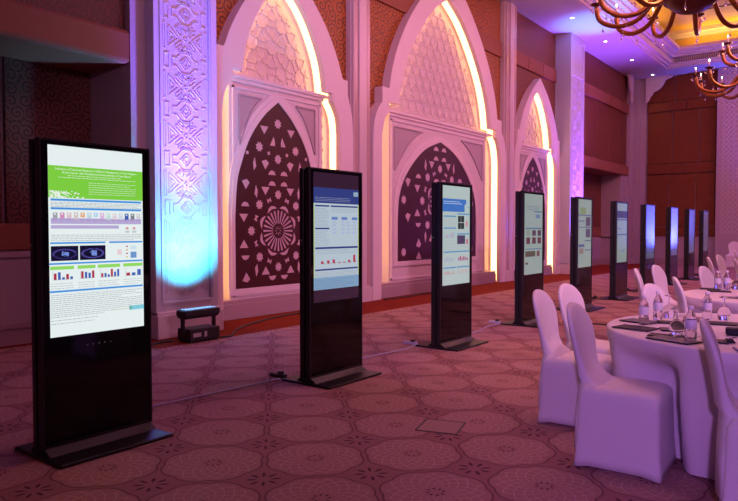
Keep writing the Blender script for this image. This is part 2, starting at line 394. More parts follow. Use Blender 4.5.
# --- arched niches
def mirror(half, c):
    return [(c-h, z) for h, z in half]+[(c+h, z) for h, z in reversed(half) if h > 1e-6]
small = dict(
    outer=[(1.69, 0), (1.69, 2.9)]+smooth_pts([(1.69, 3.1), (1.66, 3.45), (1.58, 3.72), (1.53, 3.85)])+[(1.53, 4.12), (1.40, 4.12)]+smooth_pts([(1.38, 4.14), (1.22, 4.5), (.97, 4.9), (.63, 5.28), (.30, 5.55), (0, 5.76)]),
    inner=[(1.37, 0), (1.37, 2.9)]+smooth_pts([(1.37, 3.1), (1.33, 3.4), (1.22, 3.6), (1.15, 3.68)])+[(1.15, 3.82), (.97, 3.82)]+smooth_pts([(.965, 3.84), (.90, 4.2), (.78, 4.52), (.55, 4.92), (.28, 5.22), (0, 5.40)]),
    screen=[(.95, .46), (.95, 1.5)]+smooth_pts([(.95, 1.6), (.91, 2.1), (.82, 2.42), (.63, 2.85), (.33, 3.23), (0, 3.50)]),
    tri=(.88, .40, 3.50, 2.72), bw=1.08, oc=.06, sc=-.04, rz=1.37, rs=1.0, top=3.80)
big = dict(
    outer=[(2.93, 0), (2.93, 2.9)]+smooth_pts([(2.93, 3.1), (2.90, 3.45), (2.78, 3.75), (2.63, 3.9)])+[(2.63, 4.21), (2.40, 4.21)]+smooth_pts([(2.385, 4.23), (2.30, 4.6), (2.12, 5.05), (1.90, 5.45), (1.60, 5.88), (1.18, 6.35), (.65, 6.82), (0, 7.22)]),
    inner=[(2.63, 0), (2.63, 2.9)]+smooth_pts([(2.63, 3.0), (2.60, 3.3), (2.50, 3.6), (2.36, 3.74)])+[(2.36, 3.93), (2.03, 3.93)]+smooth_pts([(2.02, 3.95), (1.93, 4.4), (1.75, 4.85), (1.50, 5.27), (1.10, 5.78), (.60, 6.26), (0, 6.62)]),
    screen=[(1.72, .72), (1.72, 1.5)]+smooth_pts([(1.72, 1.6), (1.67, 2.05), (1.48, 2.45), (1.10, 2.85), (.60, 3.18), (0, 3.38)]),
    tri=(1.93, .86, 3.52, 2.62), bw=2.12, oc=.03, sc=-.12, rz=2.02, rs=1.25, top=3.84)
XF = -7.70
def star(cy, cz, r, n=8):
    return [(cy+(r if i % 2 == 0 else r*.66)*cos(pi*i/n+pi/n), cz+(r if i % 2 == 0 else r*.66)*sin(pi*i/n+pi/n)) for i in range(2*n)]
def lattice_cutouts(mb, cy, rz, s, poly, x0, x1):
    def put(pts):
        pts = [(cy+p[0]*s, rz+p[1]*s) for p in pts]
        cyy = sum(p[0] for p in pts)/len(pts); czz = sum(p[1] for p in pts)/len(pts)
        if all(inside(poly, cyy+(p[0]-cyy)*1.45, czz+(p[1]-czz)*1.45) for p in pts): mb.prism_x(pts, x0, x1)
    def polar(r, a): return (r*sin(a), r*cos(a))
    def rosette(oy, oz):
        for k in range(24):
            a = k*pi/12
            q = [polar(.125, a-.055), polar(.33, a-.052), polar(.345, a), polar(.33, a+.052), polar(.125, a+.055)]
            put([(oy+p[0], oz+p[1]) for p in q])
        for k in range(8):
            a = k*pi/4
            q = [polar(.05, a-.12), polar(.085, a), polar(.05, a+.12), polar(.03, a)]
            put([(oy+p[0], oz+p[1]) for p in q])
            a += pi/8
            q = [polar(.375, a-.32), polar(.42, a-.16), polar(.44, a), polar(.42, a+.16), polar(.375, a+.32), polar(.385, a)]
            put([(oy+p[0], oz+p[1]) for p in q])
            q = [polar(.50, a-.09), polar(.53, a), polar(.50, a+.09), polar(.58, a+.07), polar(.555, a), polar(.58, a-.07)]
            put([(oy+p[0], oz+p[1]) for p in q])
            c = polar(.60, k*pi/4); put(star(oy+c[0], oz+c[1], .082))
    ST = [(0, 1.77), (.42, 1.356), (0, 1.186)]
    TRI = {'tri': [(-.09, .06), (.09, .06), (.0, -.07)], 'drop': [(-.05, -.07), (.06, -.07), (.06, .0), (.03, .08)], 'kite': [(-.08, .05), (.02, .08), (.08, .03), (.0, -.08)],
           'dome': [(-.085, -.03), (.085, -.03), (.06, .02), (.0, .045), (-.05, .025)], 'leaf': [(0, .11), (.04, .02), (.02, -.10), (-.03, -.03)], 'dash': [(-.03, .02), (.02, .03), (.03, -.02), (-.02, -.03)]}
    TOP = [('tri', .31, 1.64), ('drop', .13, 1.47), ('kite', .29, 1.08), ('dome', .14, .95), ('leaf', .52, 1.07), ('tri', .71, .96), ('dash', .21, 1.27), ('dash', .25, 1.88), ('dash', .09, 2.01), ('dash', .54, 1.57), ('dash', .68, 1.24), ('leaf', .80, 1.12), ('tri', 1.10, 1.60)]
    MID = [('dome', .14, .775), ('tri', .29, .655), ('leaf', .50, .63), ('kite', .715, .74), ('dome', .73, .42), ('tri', .76, .21)]
    def group(oy):
        for y, z in ST:
            for sg in ({1, -1} if y else {1}): put(star(oy+sg*y, z, .085))
        for kind, y, z in TOP:
            for sg in (1, -1): put([(oy+sg*(y-px_) if kind != 'leaf' else oy+sg*(y+px_), z+pz_) for px_, pz_ in TRI[kind]])
        for kind, y, z in MID:
            for sg in (1, -1):
                for vz in (1, -1): put([(oy+sg*(y-px_), vz*(z+pz_)) for px_, pz_ in TRI[kind]])
        for kind, y, z in TOP[3:6]:
            for sg in (1, -1): put([(oy+sg*(y-px_), -(z+pz_)) for px_, pz_ in TRI[kind]])
    rosette(0, 0); group(0)
    if poly[0][0] < cy-1.3:
        for sg in (1, -1):
            for z in (-.89, 0, .89): put(star(sg*1.18, z, .08))
            for y, z in ((1.32, .45), (1.32, -.45), (1.05, .30), (1.05, -.30), (1.32, .12), (1.05, .62)): put([(sg*(y+px_), z+pz_) for px_, pz_ in TRI['kite']])
def relief_grid(mb, kind, poly, cy, z0, x0, x1):
    ys = [p[0] for p in poly]; zs = [p[1] for p in poly]; y0, y1, za, zb = min(ys), max(ys), z0, max(zs)
    def seg(a, b2, wd):
        m = ((a[0]+b2[0])/2, (a[1]+b2[1])/2)
        if all(inside(poly, *q) and q[1] > z0 for q in (a, b2, m)): mb.bar_x(a, b2, wd, x0, x1)
    if kind == 'star':
        G = .46                                # hexagonal star-and-polygon strapwork
        for i in range(-8, 9):
            for j in range(-10, 12):
                ox = cy+G*(i+.5*(j % 2)); oz = 4.45+j*G*.866
                if oz < z0-.4 or oz > zb+.4: continue
                R1 = G*.30; pts = [(ox+R1*sin(k*pi/3), oz+R1*cos(k*pi/3)) for k in range(6)]
                R2 = G*.12; sp = [(ox+(R2 if k % 2 else R2*.6)*sin(k*pi/6), oz+(R2 if k % 2 else R2*.6)*cos(k*pi/6)) for k in range(12)]
                for k in range(6): seg(pts[k], pts[(k+1) % 6], .032)
                for k in range(6):
                    a = k*pi/3; b1 = (ox+G*.5*sin(a+pi/6-.22), oz+G*.5*cos(a+pi/6-.22)); b3 = (ox+G*.5*sin(a+pi/6+.22), oz+G*.5*cos(a+pi/6+.22))
                    seg(pts[k], b1, .026); seg(pts[(k+1) % 6], b3, .026)
    else:
        G = .30
        for j in range(0, 14):
            oz = z0+.1+j*G*.866
            for i in range(-9, 10):
                ox = cy+G*(i+.5*(j % 2)); up = oz+G*.866
                seg((ox-G/2, oz), (ox+G/2, oz), .012); seg((ox-G/2, oz), (ox, up), .012); seg((ox+G/2, oz), (ox, up), .012)
                tri = [(ox, oz+G*.50), (ox-G*.20, oz+G*.17), (ox+G*.20, oz+G*.17)]
                for k in range(3): seg(tri[k], tri[(k+1) % 3], .010)
def niche(C, S, kind, label):
    n = thing('arched_niche', label, 'wall niche', (XF-.2, C, 0), group='backlit arched wall niches')
    outer = mirror(S['outer'], C+S['oc']); inner = mirror(S['inner'], C)
    ring = outer+inner[::-1]
    mb = MB(); mb.prism_x(ring, XF-.11, XF); mb.build('arch_frame', FRAME, n, bevel=.008)
    mb = MB(); inner2 = mirror([(h*1.0+.055 if h > 0 else 0, z+.04) for h, z in S['inner']], C)
    inner2 = [(y, max(0, z-.04) if z < .1 else z) for y, z in inner2]
    mb.prism_x(outer+inner2[::-1], XF-.42, XF-.11); mb.build('arch_surround', FRAME, n)
    # LED strip tucked behind the lip of the frame
    mb = MB(); i3 = mirror([(h+.045 if h > 0 else 0, z+.02) for h, z in S['inner'][1:]], C)
    vs = []; fs = []
    i3 = [(i3[0][0], .05)]+i3+[(i3[-1][0], .05)]
    for y, z in i3: vs += [(XF-.125, y, z), (XF-.29, y, z)]
    for i in range(len(i3)-1): fs.append((2*i, 2*i+1, 2*i+3, 2*i+2))
    mb.add(vs, fs); mb.build('led_strip', LED, n, recalc=False)
    mb = MB(); mb.prism_x(inner2, XF-.42, XF-.36); mb.build('back_panel', PLASTER, n)
    mb = MB(); relief_grid(mb, kind, inner, C, S['top'], XF-.36, XF-.342)
    mb.build('strapwork_relief', PLASTER, n)
    for sg in (-1, 1):
        mb = MB()
        yy = C+sg*(S['bw']+(1.37-1.08)/2 if S is small else S['bw']+.25)
        for k in range(15):
            z = .42+k*.22
            pts = [(yy-.07, z), (yy, z+.11), (yy+.07, z), (yy, z-.11)]
            for q in range(4): mb.bar_x(pts[q], pts[(q+1) % 4], .012, XF-.36, XF-.345)
        mb.build('figured_strip', PLASTER, n)
    # lower block holding the lattice screen
    bw = S['bw']; top = S['top']; xb, x1 = XF-.36, XF-.19
    mb = MB(); mb.box(xb, x1, C-bw, C+bw, .30, top-.10); mb.build('lower_block', PLASTER, n)
    mb = MB(); iw = S['inner'][0][0]
    mb.box(xb, x1+.03, C-bw-.02, C+bw+.02, top-.12, top-.06); mb.box(xb, x1+.06, C-iw+.05, C+iw-.05, top-.06, top)
    mb.build('cornice', FRAME, n, bevel=.006)
    mb = MB(); mb.box(xb, x1+.09, C-iw+.03, C+iw-.03, 0, .24); mb.box(xb, x1+.07, C-iw+.03, C+iw-.03, .24, .30); mb.build('plinth', SKIRT, n, bevel=.008)
    sp = mirror(S['screen'], C+S['sc']); sc_c = C+S['sc']; zb = S['screen'][0][1]; hw = S['screen'][0][0]
    mb = MB(); mb.prism_x(sp, x1, x1+.012)
    scr = mb.build('lattice_screen', WOOD, n); scr['label'] = 'dark red pierced wooden lattice screen'
    mb = MB(); lattice_cutouts(mb, sc_c, S['rz'], S['rs'], sp, x1+.011, x1+.0145); mb.build('lattice_openings', CUT, scr)
    # raised mouldings around the screen
    mb = MB()
    def offs(d, extra=0): return mirror([(h+d if h > 1e-6 else 0, z+(0 if z < zb+.01 else d*.9)) for h, z in S['screen']], sc_c)
    a = offs(.0); b2 = offs(.07); c2 = offs(.13)
    for p1, p2, h in ((a, b2, .03), (b2, c2, .018)):
        mb.prism_x(p2+p1[::-1], x1, x1+h)
    mb.box(x1, x1+.03, sc_c-hw-.13, sc_c+hw+.13, zb-.10, zb)
    py0, py1 = C-bw+.06, C+bw-.06
    for q in (py0, py1-.035): mb.box(x1, x1+.022, q, q+.035, .34, top-.18)
    mb.box(x1, x1+.022, py0, py1, top-.215, top-.18); mb.box(x1, x1+.022, py0, py1, .34, .375)
    mb.build('panel_moulding', FRAME, n)
    # triangular spandrel insets
    for sg in (-1, 1):
        mb = MB(); w0, w1, zt_, zl_ = S['tri']
        hyp = [(w0+(w1-w0)*t_, zl_+(zt_-zl_)*(t_+.16*sin(pi*t_))) for t_ in [k/8 for k in range(9)]]
        pts = [(C+sg*h_, z_) for h_, z_ in hyp]+[(C+sg*w0, zt_)]
        mb.prism_x(pts, x1-.01, x1+.006)
        for i in range(len(pts)): mb.bar_x(pts[i], pts[(i+1) % len(pts)], .028, x1-.01, x1+.026)
        mb.build('spandrel_inset', STONE, n)
    return n
niche(7.90, small, 'star', 'narrow arched niche nearest the uplight, dark lattice screen showing a round rosette')
niche(13.17, big, 'tri', 'widest and tallest arched niche, in the middle of the left wall')
niche(18.27, small, 'star', 'farthest narrow arched niche, behind the fourth poster kiosk')
# warm LED light given by the strips' channels
for c, S in ((7.90, small), (13.17, big), (18.27, small)):
    pass

# --- spandrel fabric wall above and beside the arches
def fabric_bay(y0, y1, x, label):
    t = thing('fabric_wall_panel', label, 'wall panel', (x-.1, (y0+y1)/2, 3.0))
    mb = MB(); mb.box(-8.12, x, y0, y1, 2.6, 5.92); mb.build('lower_field', SWIRL2 if x > -8 and y0 < 15 else SWIRL3, t)
    mb = MB(); n = max(1, round((y1-y0)/1.1))
    for i in range(n): mb.box(-8.12, x+.05, y0+(y1-y0)*i/n+.006, y0+(y1-y0)*(i+1)/n-.006, 5.93, 6.32)
    mb.build('padded_band', PADBAND, t, bevel=.02)
    mb = MB(); mb.box(-8.12, x, y0, y1, 6.33, CZ); mb.build('upper_field', SWIRL2 if y0 < 15 else SWIRL3, t)
XS = -7.90
# cut the fabric fields round the arch so nothing sits inside the niches
def fabric_around(y0, y1, C, S, label, mat):
    t = thing('fabric_wall_panel', label, 'wall panel', (XS-.05, C, 2.8))
    arch = mirror([(h-.03 if h > 0 else 0, z-.03) for h, z in S['outer'] if z > 2.8], C+S['oc'])
    apex = max(p[1] for p in arch)
    mid = [p for p in arch]
    ztop = 5.92 if apex < 5.92 else CZ
    zl = 2.9
    L = [p for p in mid if p[0] <= C+S['oc']+1e-6]; R = [p for p in mid if p[0] >= C+S['oc']-1e-6]
    mb = MB()
    cx = C+S['oc']
    top1 = 5.92
    Lc = [p for p in L if p[1] <= top1] ; Rc = [p for p in R if p[1] <= top1]
    if apex < top1:
        mb.prism_x([(y0, zl)]+[(L[0][0], zl)]+L+[(cx, top1), (y0, top1)], -8.12, XS); mb.build('swirl_field', mat, t); mb = MB()
        mb.prism_x([(y1, zl), (y1, top1), (cx, top1)]+R[(1 if R[0] == L[-1] else 0):]+[(R[-1][0], zl)], -8.12, XS)
        mb.build('swirl_field', mat, t)
        mb = MB(); mb.box(-8.12, XS, y0, y1, 6.33, CZ); mb.build('swirl_field', mat, t)
        mb = MB(); nn = round((y1-y0)/.9)
        for i in range(nn): mb.box(-8.12, XS+.05, y0+(y1-y0)*i/nn+.006, y0+(y1-y0)*(i+1)/nn-.006, 5.93, 6.32)
        mb.build('padded_band', PADBAND, t, bevel=.02)
    else:
        L2 = L+[(cx, CZ), (y0, CZ)]
        mb.prism_x([(y0, zl), (L[0][0], zl)]+L2, -8.12, XS); mb.build('swirl_field', mat, t); mb = MB()
        mb.prism_x([(y1, zl), (y1, CZ), (cx, CZ)]+R[(1 if R[0] == L[-1] else 0):]+[(R[-1][0], zl)], -8.12, XS)
        mb.build('swirl_field', mat, t)
        mb = MB()
        def edge(side, z):
            P = L if side < 0 else R
            for i in range(len(P)-1):
                z0_, z1_ = P[i][1], P[i+1][1]
                if (z0_-z)*(z1_-z) <= 0 and abs(z1_-z0_) > 1e-6:
                    return P[i][0]+(P[i+1][0]-P[i][0])*(z-z0_)/(z1_-z0_)
            return cx
        mb.prism_x([(y0, 5.93), (edge(-1, 5.93), 5.93), (edge(-1, 6.12), 6.12), (edge(-1, 6.32), 6.32), (y0, 6.32)], XS, XS+.05); mb.build('padded_band', PADBAND, t); mb = MB()
        mb.prism_x([(y1, 5.93), (y1, 6.32), (edge(1, 6.32), 6.32), (edge(1, 6.12), 6.12), (edge(1, 5.93), 5.93)], XS, XS+.05)
        mb.build('padded_band', PADBAND, t)
fabric_around(5.99, 9.72, 7.90, small, 'brown scroll fabric panelling over the nearest arched niche', SWIRL2)
fabric_around(10.25, 16.12, 13.17, big, 'orange brown scroll fabric panelling flanking the tallest arch', SWIRL2)
fabric_around(16.80, 19.95, 18.27, small, 'brown scroll fabric panelling above the farthest arched niche', SWIRL3)

# --- fluted pilasters between niches
PILAST = pbr('pilaster_stone', (.64, .50, .56), .3, noise=.12, nscale=70)
PILAST2 = pbr('pilaster_stripe', (.50, .33, .35), .18, noise=.1, nscale=30)
def pilaster(i, y0, y1):
    mb = MB(); mb.box(-8.12, -7.80, y0, y1, 0, CZ); w_ = y1-y0
    mb.box(-7.80, -7.74, y0+.05*w_, y1-.05*w_, 0, CZ); mb.mi = 1
    mb.box(-7.74, -7.735, y0+.10*w_, y0+.28*w_, .3, CZ); mb.box(-7.74, -7.735, y0+.78*w_, y0+.93*w_, .3, CZ); mb.mi = 0
    mb.box(-7.74, -7.71, y0+.30*w_, y0+.64*w_, 0, CZ); mb.box(-7.74, -7.70, y0, y1, 0, .28)
    struct(mb, 'trim_%d' % i, [PILAST, PILAST2])
pilaster(6, 9.68, 10.24); pilaster(7, 16.16, 16.82)

# --- far bay between the second pillar and the corner
b = thing('fabric_wall_panel', 'far bay of quilted brown fabric panels with two padded bands, beside the room corner', 'wall panel', (-8.0, 24, 3.0))
mb = MB(); ys = [21.15, 22.4, 23.65, 24.9, 26.15, 27.1]
for i in range(5): mb.box(-8.5, -7.78, ys[i]+.01, ys[i+1]-.01, 3.88, 5.92)
mb.build('middle_field', SWIRL3, b, bevel=.015)
mb = MB(); mb.box(-8.5, -7.78, 21.15, 27.1, 6.33, CZ); mb.build('upper_field', SWIRL3, b)
mb = MB()
for i in range(0, 5): mb.box(-8.5, -7.70, ys[i]+.008, ys[i+1]-.008, 5.93, 6.32)
mb.build('padded_band', PADBAND, b, bevel=.02)
mb = MB(); mb.box(-8.55, -7.68, 21.15, 27.1, 3.50, 3.87); mb.build('fascia', PADBAND, b, bevel=.03)
mb = MB(); mb.box(-8.55, -8.50, 21.15, 26.3, 1.48, 3.5); mb.build('recessed_panel', SWIRL3, b)
mb = MB(); mb.box(-8.55, -8.48, 21.15, 26.3, 1.10, 1.47); mb.build('lower_band', PADBAND, b, bevel=.02)
mb = MB(); mb.box(-8.55, -8.49, 21.15, 26.3, .25, 1.08); mb.box(-8.55, -7.75, 26.3, 27.1, 0, 3.5); mb.box(-8.55, -7.73, 26.3, 27.1, 1.05, 1.10); struct(mb, 'trim_8', STONE)
mb = MB(); mb.box(-8.55, -8.46, 21.15, 26.3, 0, .25); mb.box(-8.55, -7.72, 26.24, 27.1, 0, .25); struct(mb, 'baseboard_left_far', SKIRT)
# corner pilasters and plaster scroll brackets
mb = MB(); mb.box(-8.5, -7.66, 27.1, 28.0, 0, CZ); mb.box(-8.5, -7.64, 27.3, 27.6, 0, CZ); mb.box(-7.7, -7.25, 27.82, 28.0, 0, CZ); mb.box(-7.66, -7.45, 27.70, 27.9, 0, CZ)
struct(mb, 'trim_9', STONE)
def bracket(s=1):
    return smooth_pts([(0, -.0), (.95, 0), (.93, -.10), (.80, -.14), (.72, -.20), (.66, -.34), (.52, -.50), (.40, -.56), (.30, -.60), (.26, -.70), (.18, -.78), (.12, -.92), (0, -1.0)], 3)
mb = MB(); mb.prism_y([(-7.25+p[0], CZ+p[1]) for p in bracket()], 27.72, 27.80)
tag(mb.build('scroll_bracket', PLASTER, bevel=.01), 'white curved plaster bracket under the ceiling on the back wall corner', 'bracket')
mb = MB(); mb.prism_x([(27.1-p[0]*.55, CZ+p[1]*1.05) for p in bracket()], -7.64, -7.54)
tag(mb.build('scroll_bracket', PLASTER, bevel=.01), 'smaller plaster bracket at the end of the side wall, left of the corner', 'bracket')
# back wall padding
b = thing('fabric_wall_panel', 'rust brown padded panel wall at the far end of the room behind the kiosks', 'wall panel', (-6, 27.9, 2.0))
def padrow(z0, z1, xs, mat, name, d):
    for i in range(len(xs)-1):
        mb = MB(); mb.box(xs[i]+.012, xs[i+1]-.012, BACKY-d, BACKY, z0+.01, z1-.01); mb.build(name, mat, b, bevel=.025)
xa, xe = -7.22, -4.72
padrow(6.40, CZ, [xa, -6.20, -5.25, xe], PADBACK, 'padded_panel', .06)
padrow(6.02, 6.40, [xa, -5.78, xe], PADBACK, 'padded_band', .10)
padrow(3.96, 6.02, [xa, -6.28, -5.32, xe], PADBACK, 'padded_panel', .06)
padrow(3.56, 3.96, [xa, -5.82, xe], PADBACK, 'padded_band', .10)
padrow(1.50, 3.56, [xa, -6.38, -5.42, xe], PADBACK, 'padded_panel', .06)
padrow(1.10, 1.50, [xa, xe], PADBACK, 'padded_band', .10)
mb = MB(); mb.box(-9, 12, BACKY-.05, BACKY, .25, 1.05); mb.box(-9, 12, BACKY-.09, BACKY, 1.04, 1.09); struct(mb, 'trim_10', STONE)
mb = MB(); mb.box(-9, 12, BACKY-.08, BACKY, 0, .25); struct(mb, 'baseboard_back', SKIRT)
# patterned column on the back wall
p = thing('pillar', 'wide pillar of dense chevron carving on the far wall at the right edge', 'pillar', (-3.6, 27.7, 0))
mb = MB(); mb.box(-4.66, -2.5, 27.6, 28.0, 0, CZ); mb.build('shaft', STONE, p, bevel=.01)
mb = MB()
for i in range(12):
    for j in range(34):
        cx_, cz_ = -4.42+i*.165, 1.3+j*.18
        a = [(cx_-.07, cz_), (cx_, cz_+.08), (cx_+.07, cz_), (cx_, cz_-.08)]
        for k in range(4):
            q, r = a[k], a[(k+1) % 4]; dx, dz = r[0]-q[0], r[1]-q[1]; l = sqrt(dx*dx+dz*dz); nx, nz = -dz/l*.008, dx/l*.008
            mb.prism_y([(q[0]+nx, q[1]+nz), (r[0]+nx, r[1]+nz), (r[0]-nx, r[1]-nz), (q[0]-nx, q[1]-nz)], 27.58, 27.6)
mb.build('carved_panel', PLASTER, p)
mb = MB(); mb.box(-2.3, -.6, 27.55, 28.0, 0, CZ); struct(mb, 'trim_11', PILLAR)
spot('uplight_beam', (-1.45, 26.9, .3), (-1.45, 27.6, 2.5), 4500, (.10, .12, 1), 95, 1)

# ---------------------------------------------------------------- downlights
dl0 = None
DLM = emis('downlight_lamp', (1, .85, .75), 12); RIM = pbr('downlight_rim', (.8, .76, .8), .4)
for k, (y, lab) in enumerate(((18.6, 'nearest the violet lit pillar, first of the row'), (21.55, 'second of the row along the side wall'), (24.5, 'third of the row, above the far bay'), (27.3, 'last of the row, by the back corner bracket'))):
    if dl0 is None:
        t = thing('ceiling_downlight', '', 'ceiling light', (-6.9, y, CZ))
        mb = MB(); mb.lathe([(.05, -.004), (.085, -.006), (.09, 0), (.05, 0), (.05, -.004)], n=24); mb.build('rim', RIM, t, world=False)
        mb = MB(); mb.lathe([(.0, -.003), (.05, -.003)], n=20); mb.build('lamp', DLM, t, world=False); dl0 = t
    else: t = copy_tree(dl0)
    t.location = (-6.88, y, CZ); tag(t, 'small round recessed ceiling downlight, '+lab, 'ceiling light', 'downlights along the side wall')

# ---------------------------------------------------------------- poster kiosks
def scol(c, st): return emis('screen_%02d%02d%02d_%d' % (int(c[0]*99), int(c[1]*99), int(c[2]*99), int(st*100)), c, st)
SM = {}
def sm(c, st):
    k = (tuple(round(x, 3) for x in c), round(st, 3))
    if k not in SM: SM[k] = scol(c, st)
    return SM[k]
KW = .765; SWD = .65; SZ0, SZ1 = .735, 1.912       # kiosk width, screen width, screen bottom and top
WHT = (.78, .86, .86); GRN = (.20, .60, .05); BLU = (.05, .28, .72); NAV = (.03, .045, .20); TXT = (.36, .38, .42); LAV = (.46, .38, .66)
def text_lines(R, rng, u0, u1, v0, v1, n, h=.0035, col=TXT, centre=False):
    for i in range(n):
        v = v0+(v1-v0)*i/max(1, n-1); u = u0; end = u1-(rng.random()*.25*(u1-u0) if rng.random() < .3 else 0)
        if centre: u = u0+(u1-end)/2
        while u < end:
            l = .012+rng.random()*.035; R.append((u, v, min(u+l, end), v+h, col)); u += l+.007
def charts(R, u0, u1, v0, v1, n, cols, rng, yaxis=True):
    if yaxis: R.append((u0, v0, u0+.003, v1, TXT))
    R.append((u0, v1, u1, v1+.002, TXT)); wd = (u1-u0)/(n*1.5)
    for i in range(n):
        h = (.25+.7*rng.random())*(v1-v0); uu = u0+.01+i*(u1-u0)/n; R.append((uu, v1-h, uu+wd, v1, cols[i % len(cols)]))
RED = (.42, .03, .07); DBL = (.05, .12, .45)
def poster_1():
    g = random.Random(1); R = [(0, 0, 1, 1, WHT), (0, .105, 1, .272, GRN)]
    text_lines(R, g, .10, .92, .152, .163, 2, .003, (.7, .85, .6), True); text_lines(R, g, .40, .92, .185, .245, 6, .003, (.62, .8, .5))
    for i in range(90):
        u = .005+abs(g.gauss(0, .14)); v = .232+g.random()*.036; s_ = .006+.006*g.random()
        if u < .36: R.append((u, v, u+s_*1.5, v+s_*.8, (.75, .85, .72)))
    R += [(.02, .277, .98, .288, BLU), (.02, .322, .98, .333, BLU)]
    text_lines(R, g, .02, .98, .294, .316, 4, .003)
    pal = [(.35, .35, .4), (.65, .25, .5), (.7, .5, .55), (.65, .55, .55), (.75, .38, .2), (.5, .65, .72), (.4, .6, .85), (.7, .45, .7), (.55, .7, .7), (.7, .6, .65), (.6, .65, .75), (.05, .1, .4), (.2, .22, .25), (.6, .6, .62)]
    for i in range(14):
        u = .04+i*.068; a = .012+.010*g.random(); R.append((u, .345+.004*g.random(), u+.045, .345+2*a, tuple(min(1, c*1.0) for c in pal[i]))); R.append((u+.012, .352, u+.03, .361, WHT))
    R += [(.02, .378, .98, .408, LAV), (.02, .415, .72, .433, LAV)]
    for i in range(14): R.append((.03+i*.068, .384, .078+i*.068, .388, (.35, .2, .45))); R.append((.03+i*.068, .394, .078+i*.068, .397, (.4, .3, .5)))
    for u in (.80, .88): R.append((u, .425, u+.03, .437, (.7, .25, .3))); R.append((u-.01, .445, u+.04, .449, TXT)); R.append((u-.01, .452, u+.04, .455, TXT))
    text_lines(R, g, .02, .98, .466, .495, 4, .003)
    R += [(.01, .504, .57, .513, BLU), (.61, .504, .99, .513, BLU)]
    for u in (.015, .30):
        R.append((u, .524, u+.27, .602, (.006, .005, .03)))
        for k in range(26):
            a = k/26*2*pi; R.append((u+.135+.11*cos(a)-.012, .563+.024*sin(a), u+.135+.11*cos(a)+.012, .563+.024*sin(a)+.007, (.09, .07, .35)))
        for k in range(10): R.append((u+.10+g.random()*.06, .548+g.random()*.03, u+.12+g.random()*.06, .556+g.random()*.03, (.2, .3, .8)))
    R += [(.80, .53, .82, .537, RED), (.80, .55, .82, .557, (.7, .3, .1)), (.80, .57, .82, .577, RED), (.80, .59, .82, .597, (.7, .5, .1)), (.85, .565, .92, .60, (.15, .3, .6)), (.85, .53, .92, .552, (.6, .75, .85)), (.70, .55, .75, .58, (.8, .6, .65))]
    R.append((.0, .612, .99, .621, BLU))
    for u0, u1, n in ((.0, .24, 5), (.27, .46, 4), (.48, .73, 6), (.76, .99, 3)):
        R.append((u0+.005, .63, u1, .648, (.28, .68, .12))); charts(R, u0+.03, u1-.01, .655, .70, n, [RED, DBL, DBL], g); text_lines(R, g, u0+.01, u1-.01, .72, .745, 3, .0025)
    R.append((.0, .757, .99, .767, BLU)); text_lines(R, g, .01, .98, .78, .885, 11, .003); text_lines(R, g, .01, .55, .895, .93, 3, .003)
    R += [(.86, .873, 1, .898, (.20, .62, .75)), (.83, .873, .86, .898, (.10, .45, .40)), (.65, .885, .82, .892, (.65, .75, .65))]
    return R
def poster_2():
    g = random.Random(2); P = (.44, .52, .60); R = [(0, 0, 1, 1, (.035, .012, .03)), (0, .115, 1, .235, NAV), (0, .235, 1, .81, P), (0, .81, 1, .905, (.20, .33, .50))]
    R += [(.88, .135, .99, .17, (.35, .5, .6)), (0, .235, .015, .81, (.45, .55, .20)), (.985, .235, 1, .81, (.45, .55, .20))]
    text_lines(R, g, .03, .8, .19, .215, 3, .003, (.3, .33, .5))
    R += [(.03, .25, .33, .262, NAV), (.36, .25, .98, .262, NAV), (.03, .425, .33, .437, NAV), (.03, .575, .98, .59, NAV), (.03, .745, .98, .758, NAV)]
    text_lines(R, g, .03, .32, .275, .41, 13, .003, (.25, .3, .4)); text_lines(R, g, .03, .32, .45, .56, 10, .003, (.25, .3, .4)); text_lines(R, g, .38, .96, .275, .30, 3, .003, (.25, .3, .4))
    for u in (.38, .60, .84): R.append((u, .34, u+.13, .362, (.12, .2, .5)))
    for v in (.375, .40, .43, .46): 
        for u in (.40, .60, .72, .86): R.append((u, v, u+.07, v+.012, (.36, .42, .66)))
    text_lines(R, g, .05, .96, .60, .625, 3, .003, (.25, .3, .4))
    for u, h in ((.15, .02), (.28, .025), (.40, .03), (.52, .006), (.63, .006), (.75, .02), (.87, .06)): R.append((u, .705-h, u+.05, .705, RED)); R.append((u+.05, .700, u+.07, .705, RED))
    R.append((.1, .706, .95, .708, TXT)); text_lines(R, g, .03, .96, .77, .80, 4, .003, (.25, .3, .4)); text_lines(R, g, .03, .9, .83, .89, 5, .003, (.10, .18, .32))
    for i in range(5): R.append((.42+i*.05, .968, .425+i*.05, .971, (.4, .4, .45)))
    return R
